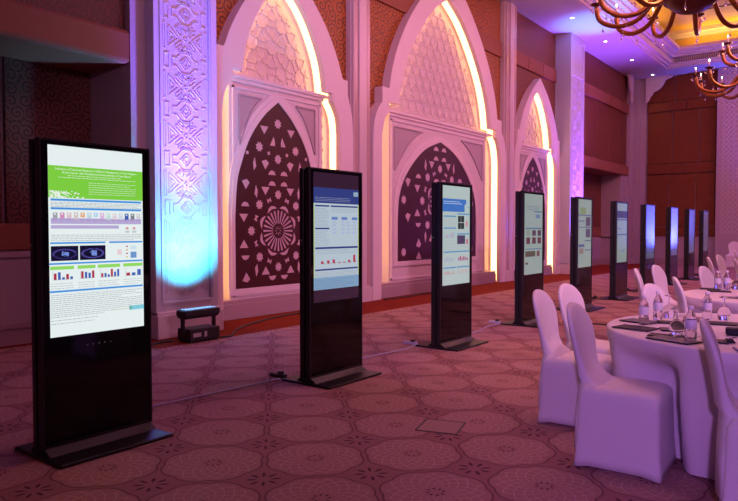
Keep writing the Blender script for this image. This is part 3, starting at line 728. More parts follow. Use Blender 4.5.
def poster_3():
    g = random.Random(3); P = (.42, .50, .50); B = (.06, .24, .50); R = [(0, 0, 1, 1, P), (0, .13, .80, .26, (.05, .16, .50)), (.80, .13, .86, .18, (.05, .16, .50)), (.90, .15, .97, .17, (.3, .5, .7)), (.90, .20, .97, .215, (.2, .4, .6))]
    text_lines(R, g, .03, .70, .155, .175, 2, .006, (.55, .65, .8))
    for u0, u1, v in ((.03, .48, .30), (.52, .98, .275), (.03, .48, .42), (.52, .98, .48), (.03, .98, .66), (.03, .48, .82), (.52, .98, .82)): R.append((u0, v, u1, v+.012, B))
    text_lines(R, g, .03, .46, .32, .405, 7, .004); text_lines(R, g, .03, .46, .55, .64, 6, .004); text_lines(R, g, .52, .96, .60, .645, 4, .004)
    R += [(.55, .30, .78, .435, (.03, .03, .035)), (.655, .30, .665, .435, P), (.55, .365, .78, .372, P), (.84, .35, .92, .41, (.55, .25, .3)), (.52, .50, .82, .59, (.08, .05, .12)), (.86, .54, .94, .59, (.5, .15, .22))]
    charts(R, .06, .44, .45, .52, 5, [(.3, .4, .6), (.5, .3, .4)], g); charts(R, .06, .44, .70, .76, 5, [(.35, .4, .5)], g); charts(R, .55, .94, .70, .76, 6, [(.3, .1, .35), RED], g)
    charts(R, .06, .44, .85, .89, 4, [(.5, .3, .3)], g); charts(R, .55, .94, .85, .89, 3, [(.5, .4, .4)], g)
    return R
def poster_4(seed=4, P=(.36, .43, .42), B=(.10, .18, .34)):
    g = random.Random(seed); R = [(0, 0, 1, 1, P)]
    text_lines(R, g, .05, .9, .15, .19, 3, .006, (.15, .2, .3), True)
    R += [(.52, .21, .97, .225, B), (.05, .42, .97, .435, B), (.05, .68, .97, .69, B)]
    text_lines(R, g, .05, .48, .23, .40, 12, .004); text_lines(R, g, .55, .96, .34, .40, 5, .004)
    R += [(.6, .25, .85, .30, (.18, .25, .45))]
    for u in (.10, .42, .72):
        R.append((u, .45, u+.2, .52, (.12, .06, .10) if u > .2 else (.3, .35, .3))); R.append((u, .54, u+.2, .62, (.16, .05, .08)))
    R += [(.05, .71, .6, .78, (.13, .10, .08)), (.68, .71, .84, .78, (.2, .08, .1)), (.06, .85, .2, .875, (.12, .08, .07))]
    text_lines(R, g, .05, .96, .80, .84, 3, .004)
    return R
def poster_5():
    g = random.Random(5); P = (.33, .40, .38); B = (.10, .12, .28); R = [(0, 0, 1, 1, P), (.12, .12, .55, .22, (.26, .32, .16))]
    for u0, u1, v in ((.0, .98, .225), (.03, .46, .31), (.03, .98, .40), (.5, .98, .60), (.03, .46, .66), (.5, .98, .74)): R.append((u0, v, u1, v+.016, B))
    R += [(.56, .26, .92, .39, (.12, .08, .14)), (.56, .43, .92, .56, (.12, .09, .16)), (.08, .72, .4, .80, (.3, .2, .2)), (.03, .67, .46, .70, (.12, .12, .3))]
    text_lines(R, g, .03, .46, .24, .30, 5, .005); text_lines(R, g, .03, .46, .34, .64, 16, .005); text_lines(R, g, .5, .96, .63, .80, 9, .005)
    return R
def poster_6():
    g = random.Random(6); P = (.27, .34, .32); B = (.07, .08, .16); R = [(0, 0, 1, 1, P), (0, .13, 1, .25, (.035, .045, .06)), (0, .265, 1, .29, (.10, .12, .17))]
    R += [(.03, .52, .98, .54, B), (.6, .79, .76, .83, (.05, .25, .45)), (.03, .42, .4, .44, (.12, .13, .3))]
    text_lines(R, g, .05, .46, .31, .50, 10, .006); text_lines(R, g, .55, .96, .31, .50, 12, .006); text_lines(R, g, .05, .96, .56, .76, 10, .006)
    return R
def poster_x(seed, P, D, n):
    g = random.Random(seed); R = [(0, 0, 1, 1, P), (0, .05, 1, .12, tuple(c*.8 for c in P))]
    text_lines(R, g, .05, .95, .15, .88, n, .008, D)
    return R
def font_mesh(name, body, mat, parent, size, x, y, z, align='CENTER'):
    cu = bpy.data.curves.new(name, 'FONT'); cu.body = body; cu.size = size; cu.align_x = align; cu.space_line = 1.15; cu.extrude = 0
    tmp = bpy.data.objects.new(name+'_curve', cu); COL.objects.link(tmp); bpy.context.view_layer.update()
    me = bpy.data.meshes.new_from_object(tmp.evaluated_get(bpy.context.evaluated_depsgraph_get())); bpy.data.objects.remove(tmp)
    me.transform(Matrix(((0, 0, 1, x), (1, 0, 0, y), (0, 1, 0, z), (0, 0, 0, 1))))     # text x -> +Y, text y -> +Z, facing +X
    me.materials.clear(); me.materials.append(mat)
    o = bpy.data.objects.new(name, me); COL.objects.link(o); o.parent = parent; return o
def kiosk(y0, label, poster, st=1.0, title=None, tcol=(.9, .95, .9), tv=.13, tsize=.0255, tilt=0):
    t = thing('poster_kiosk', label, 'display kiosk', (-4.03, y0+KW/2, 0), group='digital poster kiosks standing in a row')
    F = .06                                                 # local x of front face
    h = KW/2; S = SWD/2
    mb = MB(); mb.box(-.06, -.012, -h, h, .05, 1.945); mb.build('rear_housing', BLACK, t, world=False, bevel=.006)
    mb = MB(); mb.box(-.012, .012, -h+.02, h-.02, .06, 1.93); mb.build('core', BLACK, t, world=False)
    mb = MB(); mb.box(.012, F-.004, -h, h, .055, 1.95)
    fr = mb.build('front_housing', BLACK, t, world=False, bevel=.006)
    mb = MB()
    for a, c in ((-h, -h+.014), (h-.014, h)): mb.box(F-.006, F+.004, a, c, .06, 1.95)
    mb.box(F-.006, F+.004, -h+.014, h-.014, 1.936, 1.95); mb.box(F-.006, F+.004, -h+.014, h-.014, .06, .075); mb.build('bezel', BLACK, t, world=False, bevel=.002)
    mb = MB(); mb.box(F-.005, F, -h+.014, h-.014, .075, 1.936); mb.build('glass_front', GLASSB, t, world=False)
    R = poster(); mb = MB(); mats = []; idx = {}
    H = SZ1-SZ0
    for q, (u0, v0, u1, v1, c) in enumerate(R):
        c = tuple(c)
        if c not in idx: idx[c] = len(mats); mats.append(sm(c, st))
        mb.mi = idx[c]; xx = F+.0006+(.0005 if q else 0)+(.0004 if q > 4 else 0)+(.0003 if q > 30 else 0)
        u1 = min(u1, 1); v1 = min(v1, 1)
        ya, yb = -S+u0*SWD, -S+u1*SWD; za, zb = SZ1-v1*H, SZ1-v0*H
        mb.add([(xx, ya, za), (xx, yb, za), (xx, yb, zb), (xx, ya, zb)], [(0, 1, 2, 3)])
    s = mb.build('screen', mats, t, world=False, recalc=False); s['label'] = 'lit display showing a conference poster'
    if title: font_mesh('poster_title', title, sm(tcol, st), s, tsize, F+.0025, 0, SZ1-tv*H)
    mb = MB(); mb.box(-.27, .31, -h-.02, h-.005, .0, .022); bp = mb.build('base_plate', BASEM, t, world=False, bevel=.01)
    mb = MB(); mb.prism_y([(-.11, .022), (-.06, .06), (.062, .06), (.13, .022)], -h+.01, h-.015); mb.build('foot_wedge', BASEM, t, world=False)
    for k in range(5):
        mb = MB(); mb.add([(F+.001, -.09+k*.04, .66), (F+.001, -.084+k*.04, .66), (F+.001, -.084+k*.04, .664), (F+.001, -.09+k*.04, .664)], [(0, 1, 2, 3)]); mb.build('touch_button', sm((.4, .4, .45), .5), t, world=False, recalc=False)
    mb = MB(); mb.tube([(-.035, -h-.004, 1.30), (-.035, -h, 1.30)], .007, 10); mb.build('side_lock', pbr('lock_steel', (.5, .5, .55), .3, metal=1) if 'lock_steel' not in bpy.data.materials else bpy.data.materials['lock_steel'], t, world=False)
    return t
TITLE1 = 'Indicators of Treatment Response in Effective Management of Triple Negative\nBreast Cancer with Neoadjuvant-Immunotherapy: A Case Report'
kiosk(1.955, 'nearest and largest kiosk, its white poster headed by a bright green banner', poster_1, 1.0, TITLE1, (.85, .95, .8), .126, .0178)
kiosk(4.345, 'second kiosk from the left, navy poster header and red bar chart on screen', poster_2, 1.0)
kiosk(6.58, 'third kiosk, pale poster with a slanted blue banner near the top', poster_3, 1.0)
kiosk(8.86, 'fourth kiosk, grey white poster with maroon image tiles, behind the left chair', poster_4, .75)
kiosk(11.06, 'fifth kiosk, pale poster with two dark pictures in its right column, before the violet pillar', poster_5, .75)
kiosk(13.22, 'sixth kiosk, grey green poster with a black header band', poster_6, .75)
kiosk(15.35, 'seventh kiosk, screen glowing the brightest blue', lambda: poster_x(7, (.05, .07, .12), (.02, .03, .06), 30), 1.0)
kiosk(17.64, 'eighth kiosk, screen glowing violet blue', lambda: poster_x(8, (.07, .06, .16), (.04, .03, .09), 28), 1.0)
kiosk(19.69, 'ninth kiosk, dim lilac grey screen', lambda: poster_x(9, (.09, .08, .11), (.04, .03, .06), 20), .8)
kiosk(21.65, 'tenth and farthest kiosk of the row, with the darkest narrow screen', lambda: poster_x(10, (.10, .08, .12), (.05, .04, .07), 20), .7)

# ---------------------------------------------------------------- floor uplight by the first pillar
t = thing('stage_uplight', 'black stage uplight on the floor at the foot of the glowing pillar', 'stage light', (-6.72, 5.30, 0))
DK = pbr('uplight_black', (.025, .022, .028), .4)
mb = MB(); mb.box(-6.84, -6.58, 5.06, 5.52, .015, .17); mb.build('power_base', DK, t, bevel=.012)
mb = MB(); mb.box(-6.579, -6.577, 5.10, 5.22, .07, .12); mb.box(-6.579, -6.577, 5.27, 5.31, .06, .13); mb.build('label_plate', pbr('label_plate', (.55, .5, .55), .5), t)
for y in (5.045, 5.525):
    mb = MB(); mb.box(-6.74, -6.68, y-.012, y+.012, .10, .36); mb.build('yoke_arm', DK, t, bevel=.004)
mb = MB()
rings = []
for y, s_ in ((5.01, .75), (5.04, 1), (5.53, 1), (5.56, .75)):
    rings.append([(-6.71+.11*s_*cx_, y, .345+.06*s_*cz_) for cx_, cz_ in ((-1, .9), (-.75, 1), (.75, 1), (1, .9), (1, -.2), (.6, -.9), (-.6, -.9), (-1, -.2))])
mb.loft(rings, smooth=False); mb.build('lamp_head', DK, t, bevel=.008)
LENS = emis('uplight_lens', (.25, .5, 1), 2.0); hd = [c for c in t.children if c.name.startswith('lamp_head')][0]
for i in range(10):
    for j in range(2):
        mb = MB(); mb.lathe([(.0, .003), (.016, .003), (.019, 0)], (-6.745+j*.07, 5.07+i*.048, .4065), 10); mb.build('led_lens', LENS, hd)
for y in (5.10, 5.48):
    mb = MB(); mb.box(-6.82, -6.60, y-.015, y+.015, 0, .016); mb.build('rubber_foot', CABLEB, t)

# ---------------------------------------------------------------- cables on the floor
def cable(name, pts, r, mat, label):
    P = [tuple(p) for p in pts]; sx = smooth_pts([(p[0], p[1]) for p in P], 6)
    mb = MB(); mb.tube([(q[0], q[1], r) for q in sx], r, 6); tag(mb.build(name, mat), label, 'cable')
cable('power_cable', [(-4.42, 2.6), (-4.46, 3.07), (-4.40, 3.8), (-4.36, 4.36)], .007, CABLEW, 'pale cable on the carpet between the first and second kiosks')
cable('power_cable', [(-4.32, 5.2), (-4.34, 5.72), (-4.28, 6.3), (-4.32, 6.6)], .007, CABLEW, 'pale cable on the carpet between the second and third kiosks')
cable('power_cable', [(-4.28, 7.4), (-4.22, 7.91), (-4.33, 8.5), (-4.33, 8.84)], .008, CABLEW, 'pale cable on the carpet between the third and fourth kiosks')
cable('power_cable', [(-4.3, 9.65), (-4.35, 10.2), (-4.4, 10.9), (-4.35, 11.3)], .010, CABLEB, 'black cable on the carpet between the fourth and fifth kiosks')
cable('power_cable', [(-4.33, 11.9), (-4.4, 12.4), (-4.36, 12.9), (-4.33, 13.2)], .010, CABLEB, 'black cable on the carpet between the fifth and sixth kiosks')
cable('power_cable', [(-3.66, 9.62), (-3.3, 9.66), (-2.8, 9.70), (-2.3, 9.72)], .011, CABLEB, 'black cable running from the kiosk row to behind the round table')
cable('power_cable', [(-6.88, 5.02), (-6.9, 4.8), (-6.75, 4.55), (-6.85, 4.2)], .011, CABLEB, 'black cable curling left of the stage uplight')
cable('power_cable', [(-6.62, 5.56), (-6.6, 5.72), (-6.80, 5.95), (-7.0, 6.2), (-7.2, 6.6), (-7.4, 7.2), (-7.5, 7.7), (-7.45, 8.1), (-7.3, 8.3), (-7.25, 8.1), (-7.4, 7.9), (-7.5, 8.3), (-7.55, 8.9), (-7.6, 9.5)], .013, CABLEB, 'long black cable looping along the skirting right of the uplight')
cable('power_cable', [(-7.6, 10.5), (-7.55, 11.3), (-7.6, 12.0), (-7.5, 12.6)], .013, CABLEB, 'black cable lying along the skirting of the tallest niche')
def plug(x, y, label, mat=CABLEW):
    t = thing('power_strip', label, 'power strip', (x, y, 0))
    mb = MB(); mb.box(-.09, .09, -.03, .03, 0, .035); mb.build('strip_body', mat, t, world=False, bevel=.006)
    mb = MB(); mb.box(.01, .06, -.02, .02, .035, .06); mb.build('plug', CABLEB, t, world=False, bevel=.004)
plug(-4.44, 4.42, 'small power strip at the rear foot of the second kiosk', CABLEB)
plug(-4.43, 6.66, 'pale power strip behind the base of the third kiosk'); plug(-4.43, 8.92, 'pale power strip behind the base of the fourth kiosk')
plug(-4.43, 13.3, 'power strip with dark plug behind the base of the sixth kiosk', CABLEB); plug(-4.43, 15.5, 'dark power strip behind the base of the seventh kiosk', CABLEB)
t = thing('floor_box', 'square carpeted floor socket box set in the carpet before the third kiosk', 'floor socket', (-2.40, 4.0, 0))
mb = MB(); a = .15
for x0, x1, y0, y1 in ((-a, a, -a, -a+.012), (-a, a, a-.012, a), (-a, -a+.012, -a, a), (a-.012, a, -a, a)): mb.box(x0, x1, y0, y1, 0, .004)
mb.build('metal_rim', CABLEB, t, world=False)
mb = MB(); mb.box(-a+.014, a-.014, -a+.014, a-.014, 0, .003); mb.build('lid', pbr('lid_carpet', (.32, .18, .18), .9, noise=.15, nscale=60), t, world=False)
t.rotation_euler.z = .3

# ---------------------------------------------------------------- chairs
def sup(rx, ry, n, e, cx_=0, cy_=0):
    out = []
    for k in range(n):
        a = 2*pi*(k+.5)/n; c, s_ = cos(a), sin(a)
        out.append((cx_+rx*math.copysign(abs(c)**(2/e), c), cy_+ry*math.copysign(abs(s_)**(2/e), s_)))
    return out
def make_chair(label):
    t = thing('banquet_chair', label, 'chair', group='banquet chairs in white stretch covers')
    # skirt and seat: one stretched cover, arched hems between pulled-down corners
    n = 72; rings = []
    for z, rx, ry, e in ((0, .252, .238, 12), (.05, .246, .232, 12), (.15, .236, .224, 13), (.30, .230, .218, 14), (.40, .227, .215, 13), (.445, .225, .213, 10), (.468, .212, .200, 6), (.478, .19, .18, 5), (.482, .12, .115, 4), (.483, .03, .03, 2)):
        pts = sup(rx, ry, n, e)
        ring = []
        for (x, y) in pts:
            zz = z
            if z < .2:
                m = min(abs(abs(x)-rx), abs(abs(y)-ry)); fx = 1-min(1, abs(x)/rx)**2 if abs(abs(y)-ry) < .02 else 1-min(1, abs(y)/ry)**2
                lift = .035*max(0, fx); zz = z+lift*(1-z/.2)
                x *= 1-.05*fx*(1-z/.2); y *= 1-.05*fx*(1-z/.2)
            if z > .40: zz += .014*(-x/.22)*0 + (.02 if x < -.15 and z > .46 else 0)
            ring.append((x, y, zz))
        rings.append(ring)
    mb = MB(); mb.loft(rings); mb.build('seat_cover', SPANDEX, t, world=False)
    # back: waisted oval panel leaning backwards
    prof = [(.10, -.222, .205, .040), (.30, -.215, .200, .045), (.42, -.180, .196, .075), (.46, -.172, .184, .080), (.49, -.180, .166, .066), (.53, -.198, .150, .046), (.58, -.214, .150, .034), (.64, -.229, .164, .029), (.70, -.242, .182, .027), (.76, -.256, .190, .026), (.81, -.268, .186, .025),
            (.85, -.278, .172, .024), (.885, -.287, .146, .023), (.910, -.293, .118, .021), (.927, -.298, .088, .019), (.939, -.301, .052, .015), (.944, -.303, .02, .008)]
    rings = []
    for z, xc, hw, th in prof:
        pts = sup(th, hw, 36, 3.2)
        rings.append([(xc+x-(.030*(1-(y/ .2)**2) if z > .5 else 0), y, z) for x, y in pts])
    mb = MB(); mb.loft(rings); mb.build('back_cover', SPANDEX, t, world=False)
    return t
CH = []
ch0 = make_chair('')
first = True
def chair(x, y, deg, label, lean=0):
    global first
    c = ch0 if first else copy_tree(ch0); first = False
    c.location = (x, y, 0); c.rotation_euler = (0, 0, radians(deg)); c['label'] = label; CH.append((x, y, radians(deg))); return c
chair(-1.14, 4.03, 2, 'front white covered chair tucked at the near table, its whole square skirt in view')
chair(-1.66, 4.73, 2, 'leftmost white covered chair, partly hidden by the front chair')
chair(-1.70, 5.33, -8, 'white covered chair standing just behind the leftmost one')
chair(-0.35, 3.76, 10, 'white covered chair at the right edge, seen edge on before the near table')
chair(-1.15, 5.72, -15, 'white chair on the far side of the near table, back rising behind the bottles')
chair(-1.17, 6.86, 18, 'white covered chair between the two round tables, its narrow back edge on')
chair(-1.85, 8.04, 12, 'slim edge on white chair left of the second table, beside the seventh kiosk')
chair(-1.86, 8.86, -8, 'broad backed white chair left of the second table, below the eighth kiosk')
chair(-1.32, 8.86, -12, 'white covered chair on the far side of the second table, by its bottles')
chair(-1.80, 12.04, 14, 'distant slim white chair in the middle of the far cluster')
chair(-1.84, 13.10, -8, 'most distant white chair of the far cluster, below the last kiosk')
chair(-3.95, 26.90, -88, 'lone white chair against the chevron carved pillar')
chair(-2.04, 16.36, 10, 'white chair at the far right edge beneath the lone chair')
chair(-1.33, 11.50, 15, 'white chair cut off by the right edge behind the second table')

# ---------------------------------------------------------------- tables
def make_table(cx_, cy_, lt, lc, R=.93, press=()):
    t = thing('banquet_table', lt, 'table', (cx_, cy_, 0), group='round banquet tables')
    mb = MB(); mb.lathe([(0, .725), (R-.012, .725), (R-.012, .745), (0, .745)], n=48); mb.build('tabletop', pbr('plywood', (.35, .22, .12), .6) if 'plywood' not in bpy.data.materials else bpy.data.materials['plywood'], t, world=False)
    for a in range(4):
        mb = MB(); q = a*pi/2+.4; mb.tube([(.5*cos(q), .5*sin(q), 0), (.5*cos(q), .5*sin(q), .725)], .018, 8); mb.build('leg', BLACK, t, world=False)
    n = 240; rings = []; rnd = random.Random(int(cx_*100+cy_*10)); ph = [rnd.random()*6.28 for _ in range(4)]
    def rad(th, f):                 # f 0 at the table edge, 1 at the hem
        fold = .022*sin(17*th+ph[0])+.014*sin(29*th+ph[1])+.010*sin(11*th+ph[2])
        r = R+.012+f*(-.03)+fold*min(1, f*1.6)
        for pa, wd, dp in press:
            d = (th-pa+pi) % (2*pi)-pi
            r -= dp*f**.8*math.exp(-(d/wd)**4)
        return r
    for rr in (.02, .3, .6, .85): rings.append([(rr*R*cos(2*pi*k/n), rr*R*sin(2*pi*k/n), .750) for k in range(n)])
    for rr, z in ((.985, .7500), (1.003, .747), (1.010, .738)): rings.append([(rr*R*cos(2*pi*k/n), rr*R*sin(2*pi*k/n), z) for k in range(n)])
    for i in range(1, 15):
        f = i/14; z = .735*(1-f)+.006*f; rings.append([(rad(2*pi*k/n, f)*cos(2*pi*k/n), rad(2*pi*k/n, f)*sin(2*pi*k/n), z) for k in range(n)])
    def inchair(x, y, m):
        for qx, qy, qa in CH:
            dx, dy = x+cx_-qx, y+cy_-qy
            lx, ly = dx*cos(qa)+dy*sin(qa), -dx*sin(qa)+dy*cos(qa)
            if abs(lx) < .262+m and abs(ly) < .247+m: return True
        return False
    lim = []
    for k in range(n):
        a = 2*pi*k/n; r = R
        while r > .3 and inchair(r*cos(a), r*sin(a), .01): r -= .01
        lim.append(r)
    lim = [sum(min(lim[(k+d) % n], lim[k]) for d in range(-4, 5))/9 for k in range(n)]
    for q, ring in enumerate(rings):
        for k, (x, y, z) in enumerate(ring):
            if z > .70: continue
            f = min(1, max(0, (.70-z)/.19)); f = f*f*(3-2*f); r = sqrt(x*x+y*y)
            if lim[k] < R-.02 and r > lim[k]: s_ = (r+(lim[k]-r)*f)/r; ring[k] = (x*s_, y*s_, z)
    mb = MB(); mb.loft(rings[::-1], caps=False); c = mb.build('tablecloth', CLOTH, world=False); c.location = (cx_, cy_, 0)
    mb = None; tag(c, lc, 'tablecloth', 'floor length white tablecloths')
    return c
T1 = (-.53, 4.84); T2 = (-.62, 7.48)
make_table(*T1, 'near round banquet table hidden under its cloth', 'white cloth on the near round table, hanging in folds behind the front chair',
           press=((radians(-118), .60, .12),))
make_table(*T2, 'second round banquet table under its cloth, behind the near table', 'white cloth on the second round table, behind the near table', press=())
make_table(-.35, 11.9, 'third round banquet table, mostly beyond the right edge', 'white cloth on the third round table at the right edge')

# ---------------------------------------------------------------- things on the tables
def glassmat(name, col, rough=.03):
    m, nt, b = newmat(name); b.inputs['Base Color'].default_value = (*col, 1); b.inputs['Roughness'].default_value = rough
    b.inputs['Transmission Weight'].default_value = 1; b.inputs['IOR'].default_value = 1.25; return m
GLS = glassmat('clear_glass', (.93, .90, .97)); PET = glassmat('clear_bottle', (.88, .84, .95), .06)
LBL = pbr('bottle_label', (.70, .66, .80), .5, noise=.25, nscale=60); CAP = pbr('bottle_cap', (.80, .76, .88), .4)
PAPD = pbr('dark_folder', (.02, .015, .03), .6, Specular_IOR_Level=.25); MAGM = pbr('magazine_cover', (.08, .06, .10), .5, noise=.5, nscale=14); PAPER = pbr('paper', (.62, .58, .68), .7)
TZ = .7535
bt = thing('water_bottle', '', 'bottle')
mb = MB(); mb.lathe([(0, .002), (.029, .0), (.032, .008), (.032, .05), (.030, .055), (.032, .06), (.032, .125), (.028, .145), (.016, .165), (.0125, .172), (.0125, .185), (0, .186)], n=18); mb.build('bottle_body', PET, bt, world=False)
mb = MB(); mb.lathe([(.0325, .07), (.0330, .071), (.0330, .122), (.0325, .123)], n=18); mb.build('bottle_label', LBL, bt, world=False)
mb = MB(); mb.lathe([(.0150, .182), (.0155, .183), (.0155, .200), (.013, .202), (0, .202)], n=14); mb.build('bottle_cap', CAP, bt, world=False)
gt = thing('wine_glass', '', 'glass')   # upturned: bowl mouth down, foot on top
mb = MB(); mb.lathe([(.034, 0), (.042, .02), (.045, .045), (.038, .075), (.02, .094), (.006, .100), (.004, .12), (.004, .150), (.010, .156), (.034, .160), (.034, .162), (0, .164)], n=24)
mb.build('glass_body', GLS, gt, world=False)
fb = [True]; fg = [True]
def bottle(x, y, lab):
    c = bt if fb[0] else copy_tree(bt); fb[0] = False; c.location = (x, y, TZ); c.rotation_euler.z = x*7; tag(c, lab, 'bottle', 'clear water bottles on the tables')
def glass(x, y, lab):
    c = gt if fg[0] else copy_tree(gt); fg[0] = False; c.location = (x, y, TZ); tag(c, lab, 'glass', 'upturned wine glasses on the tables')
bottle(-1.21, 4.66, 'clear water bottle nearest the left rim of the near table')
bottle(-1.20, 4.99, 'clear water bottle just behind the leftmost one on the near table')
bottle(-.82, 4.16, 'clear water bottle at the front of the near table, beside the folded papers')
bottle(-.92, 5.20, 'clear water bottle at the back of the near table, left of a wine glass')
glass(-.93, 4.32, 'upturned wine glass left of the front water bottle')
glass(-1.16, 5.14, 'upturned wine glass right of the two left water bottles')
glass(-.82, 5.26, 'upturned wine glass at the back right of the near table')
bottle(-1.29, 7.84, 'clear water bottle on the second table, left of its pair'); bottle(-1.22, 7.95, 'clear water bottle on the second table, right of its pair')
glass(-1.14, 8.02, 'upturned wine glass by the bottles on the second table'); glass(-1.30, 8.08, 'upturned wine glass behind the bottles of the second table')
bottle(-1.14, 11.6, 'clear water bottle on the third table at the right edge')
def flat(name, x, y, rz, lx, ly, h, mat, label, cat, z=TZ, extra=None):
    t = thing(name, label, cat, (x, y, z), radians(rz))
    mb = MB(); mb.box(-lx/2, lx/2, -ly/2, ly/2, 0, h); mb.build('cover', mat, t, world=False, bevel=.0015)
    if extra: mb = MB(); mb.box(-lx/2+.006, lx/2+.004, -ly/2-.003, ly/2-.006, h, h+.002); mb.build('pages', extra, t, world=False)
    return t
flat('magazine', -1.21, 4.46, -12, .24, .17, .006, MAGM, 'printed magazine on the left front rim of the near table', 'magazine', extra=PAPD)
flat('magazine', -1.27, 4.80, -20, .23, .16, .006, PAPD, 'dark magazine on the left rim of the near table, behind the printed one', 'magazine', extra=MAGM)
flat('coaster', -1.00, 4.52, 20, .14, .13, .008, PAPD, 'black leather pad beside the printed magazine', 'coaster')
flat('coaster', -1.09, 4.86, 12, .17, .12, .008, PAPD, 'black leather pad behind the leftmost bottles of the near table', 'coaster')
flat('brochure', -.90, 4.11, -22, .27, .15, .006, PAPD, 'dark folded brochure at the front rim of the near table', 'brochure', extra=MAGM)
flat('brochure', -.97, 4.25, 0, .20, .12, .005, PAPD, 'small dark booklet behind the front brochure', 'brochure')
flat('coaster', -.70, 4.20, 15, .13, .11, .008, PAPD, 'black leather pad right of the front water bottle', 'coaster')
flat('paper_sheet', -.84, 4.42, 25, .22, .15, .001, PAPER, 'loose sheet of paper in the middle of the near table', 'paper')
flat('notebook', -.99, 5.12, 10, .14, .20, .010, pbr('brown_cover', (.12, .03, .05), .5), 'brown covered notebook at the back of the near table', 'notebook')
flat('coaster', -.80, 5.02, 8, .20, .14, .008, PAPD, 'black leather pad beneath the back wine glass area', 'coaster')
flat('paper_sheet', -1.16, 5.32, 15, .20, .12, .001, PAPER, 'sheet of paper on the far left of the near table', 'paper')
flat('coaster', -1.24, 7.62, 10, .22, .14, .008, PAPD, 'black pad in front of the bottles on the second table', 'coaster')
flat('magazine', -1.36, 7.86, 0, .20, .15, .008, PAPD, 'dark magazine at the left rim of the second table', 'magazine')
flat('coaster', -1.10, 8.18, 15, .22, .14, .008, PAPD, 'black pad behind the bottles on the second table', 'coaster')
flat('brochure', -.98, 7.02, 10, .28, .15, .006, MAGM, 'grey brochure on the near rim of the second table', 'brochure')
t = thing('pencil_case', 'black boxy case at the right edge of the near table', 'case', (-.60, 4.55, TZ), radians(10))
mb = MB(); mb.box(-.10, .10, -.04, .04, 0, .045); mb.build('case_body', PAPD, t, world=False, bevel=.012)
mb = MB(); mb.tube([(-.09, -.041, .034), (.09, -.041, .034)], .0025, 6); mb.build('zip', CABLEB, t, world=False)
t = thing('binder_clip', 'small black clip on the near table in front of the black case', 'clip', (-.63, 4.22, TZ), radians(30))
mb = MB(); mb.prism_y([(-.03, 0), (.03, 0), (.012, .022), (-.012, .022)], -.02, .02); mb.build('clip_body', PAPD, t, world=False)
mb = MB(); mb.tube([(.0, -.012, .02), (.035, -.012, .03), (.035, .012, .03), (0, .012, .02)], .002, 6); mb.build('clip_handle', CABLEB, t, world=False)
t = thing('pen', 'blue pen lying at the right rim of the near table', 'pen', (-.56, 3.97, TZ+.005), radians(-70))
mb = MB(); mb.tube([(-.065, 0, 0), (.06, 0, 0), (.068, 0, 0)], [.0045, .0045, .001], 8); mb.build('pen_barrel', pbr('pen_blue', (.03, .05, .35), .3), t, world=False)
mb = MB(); mb.box(-.068, -.03, -.001, .001, .0045, .007); mb.build('pen_clip', CAP, t, world=False)

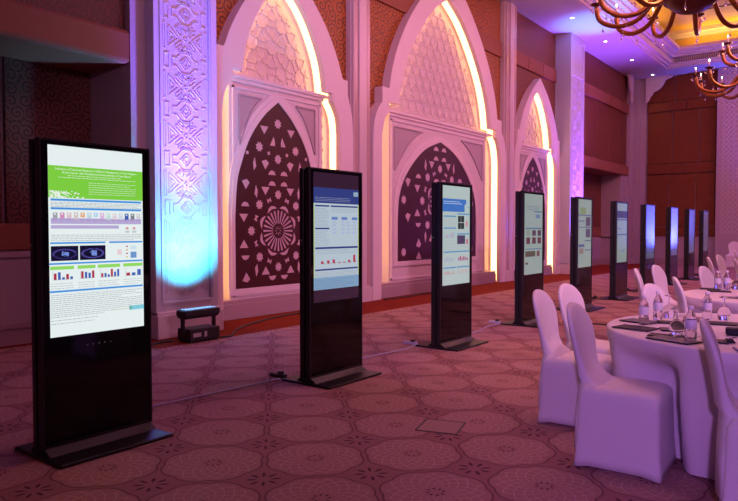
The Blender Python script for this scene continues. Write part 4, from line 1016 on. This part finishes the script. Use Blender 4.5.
# ---------------------------------------------------------------- chandeliers
CRYS = glassmat('crystal', (.92, .85, .95), .02); CANDLE = pbr('candle_sleeve', (.75, .62, .55), .5); FLAME = emis('candle_bulb', (1, .66, .36), 30)
BOWL = pbr('chandelier_bowl', (.10, .03, .025), .35, metal=.6, noise=.2, nscale=10)
def arm_path(r, z0, a, h, r0=.25):
    P = smooth_pts([(r0, .62*h/.4), (r*.36, .34*h/.4), (r*.52, .07), (r*.70, -.03), (r*.86, 0.02), (r*.97, .14*h/.4), (r, .36*h/.4)], 4)
    return [(p[0]*cos(a), p[0]*sin(a), z0+p[1]) for p in P]
def crystal(mb, x, y, z, l=.10):
    mb.tube([(x, y, z), (x, y, z-l*.45)], .004, 4)
    mb.lathe([(0, 0), (.014, -.014), (.021, -.040), (.011, -.062), (0, -.070)], (x, y, z-l*.42), 6, smooth=False)
def chandelier(x, y, zb, rot, label):
    t = thing('chandelier', label, 'chandelier', (x, y, zb), group='brass crystal chandeliers')
    mb = MB(); mb.lathe([(0, .02), (.10, .025), (.24, .06), (.36, .14), (.42, .22), (.46, .225), (.46, .26), (.38, .27), (.20, .40), (.12, .70), (.16, .9), (.10, 1.05), (.07, 1.3), (.04, 1.5), (0, 1.5)], n=36); mb.build('bowl', BOWL, t, world=False)
    mb = MB(); mb.tube([(0, 0, 1.45), (0, 0, CZ+1.35-zb)], .03, 8); mb.build('stem', BRASS, t, world=False)
    for tier, (nA, r, z0, h) in enumerate(((12, 1.62, 0, .46), (8, 1.02, .72, .40))):
        for k in range(nA):
            a = rot+2*pi*(k+.5*tier)/nA
            P = arm_path(r, z0, a, h)
            mb = MB(); mb.tube(P, [.044]*(len(P)-1)+[.030], 8); arm = mb.build('arm', BRASS, t, world=False)
            ex, ey, ez = P[-1]
            mb = MB(); mb.lathe([(.02, -.03), (.05, -.01), (.10, .015), (.11, .03), (.03, .03), (.03, .05), (.0, .05)], (ex, ey, ez), 12); mb.build('drip_pan', BOWL, arm, world=False)
            mb = MB(); mb.tube([(ex, ey, ez+.05), (ex, ey, ez+.18)], .014, 8); mb.build('candle', CANDLE, arm, world=False)
            mb = MB(); mb.lathe([(0, 0), (.011, .008), (.014, .022), (.008, .042), (0, .055)], (ex, ey, ez+.18), 8); mb.build('candle_bulb', FLAME, arm, world=False)
            cs = [(ex+.10*cos(2*pi*q/5), ey+.10*sin(2*pi*q/5), ez+.012, .15) for q in range(5)]
            m_ = P[len(P)//2]; cs.append((m_[0], m_[1], m_[2]-.03, .28)); m_ = P[-7]; cs.append((m_[0], m_[1], m_[2]-.03, .22))
            for c_ in cs: mb = MB(); crystal(mb, *c_); mb.build('crystal_drop', CRYS, arm, world=False)
    point('chandelier_glow', (x, y, zb+1.0), 320, (1, .50, .22), .5)
chandelier(-2.58, 12.75, 5.17, .12, 'large brass chandelier overhead, cut by the top edge, with a ribbed bowl and hanging crystals')
chandelier(-2.20, 19.6, 5.0, .3, 'farther brass chandelier at the right edge with lit candle bulbs')
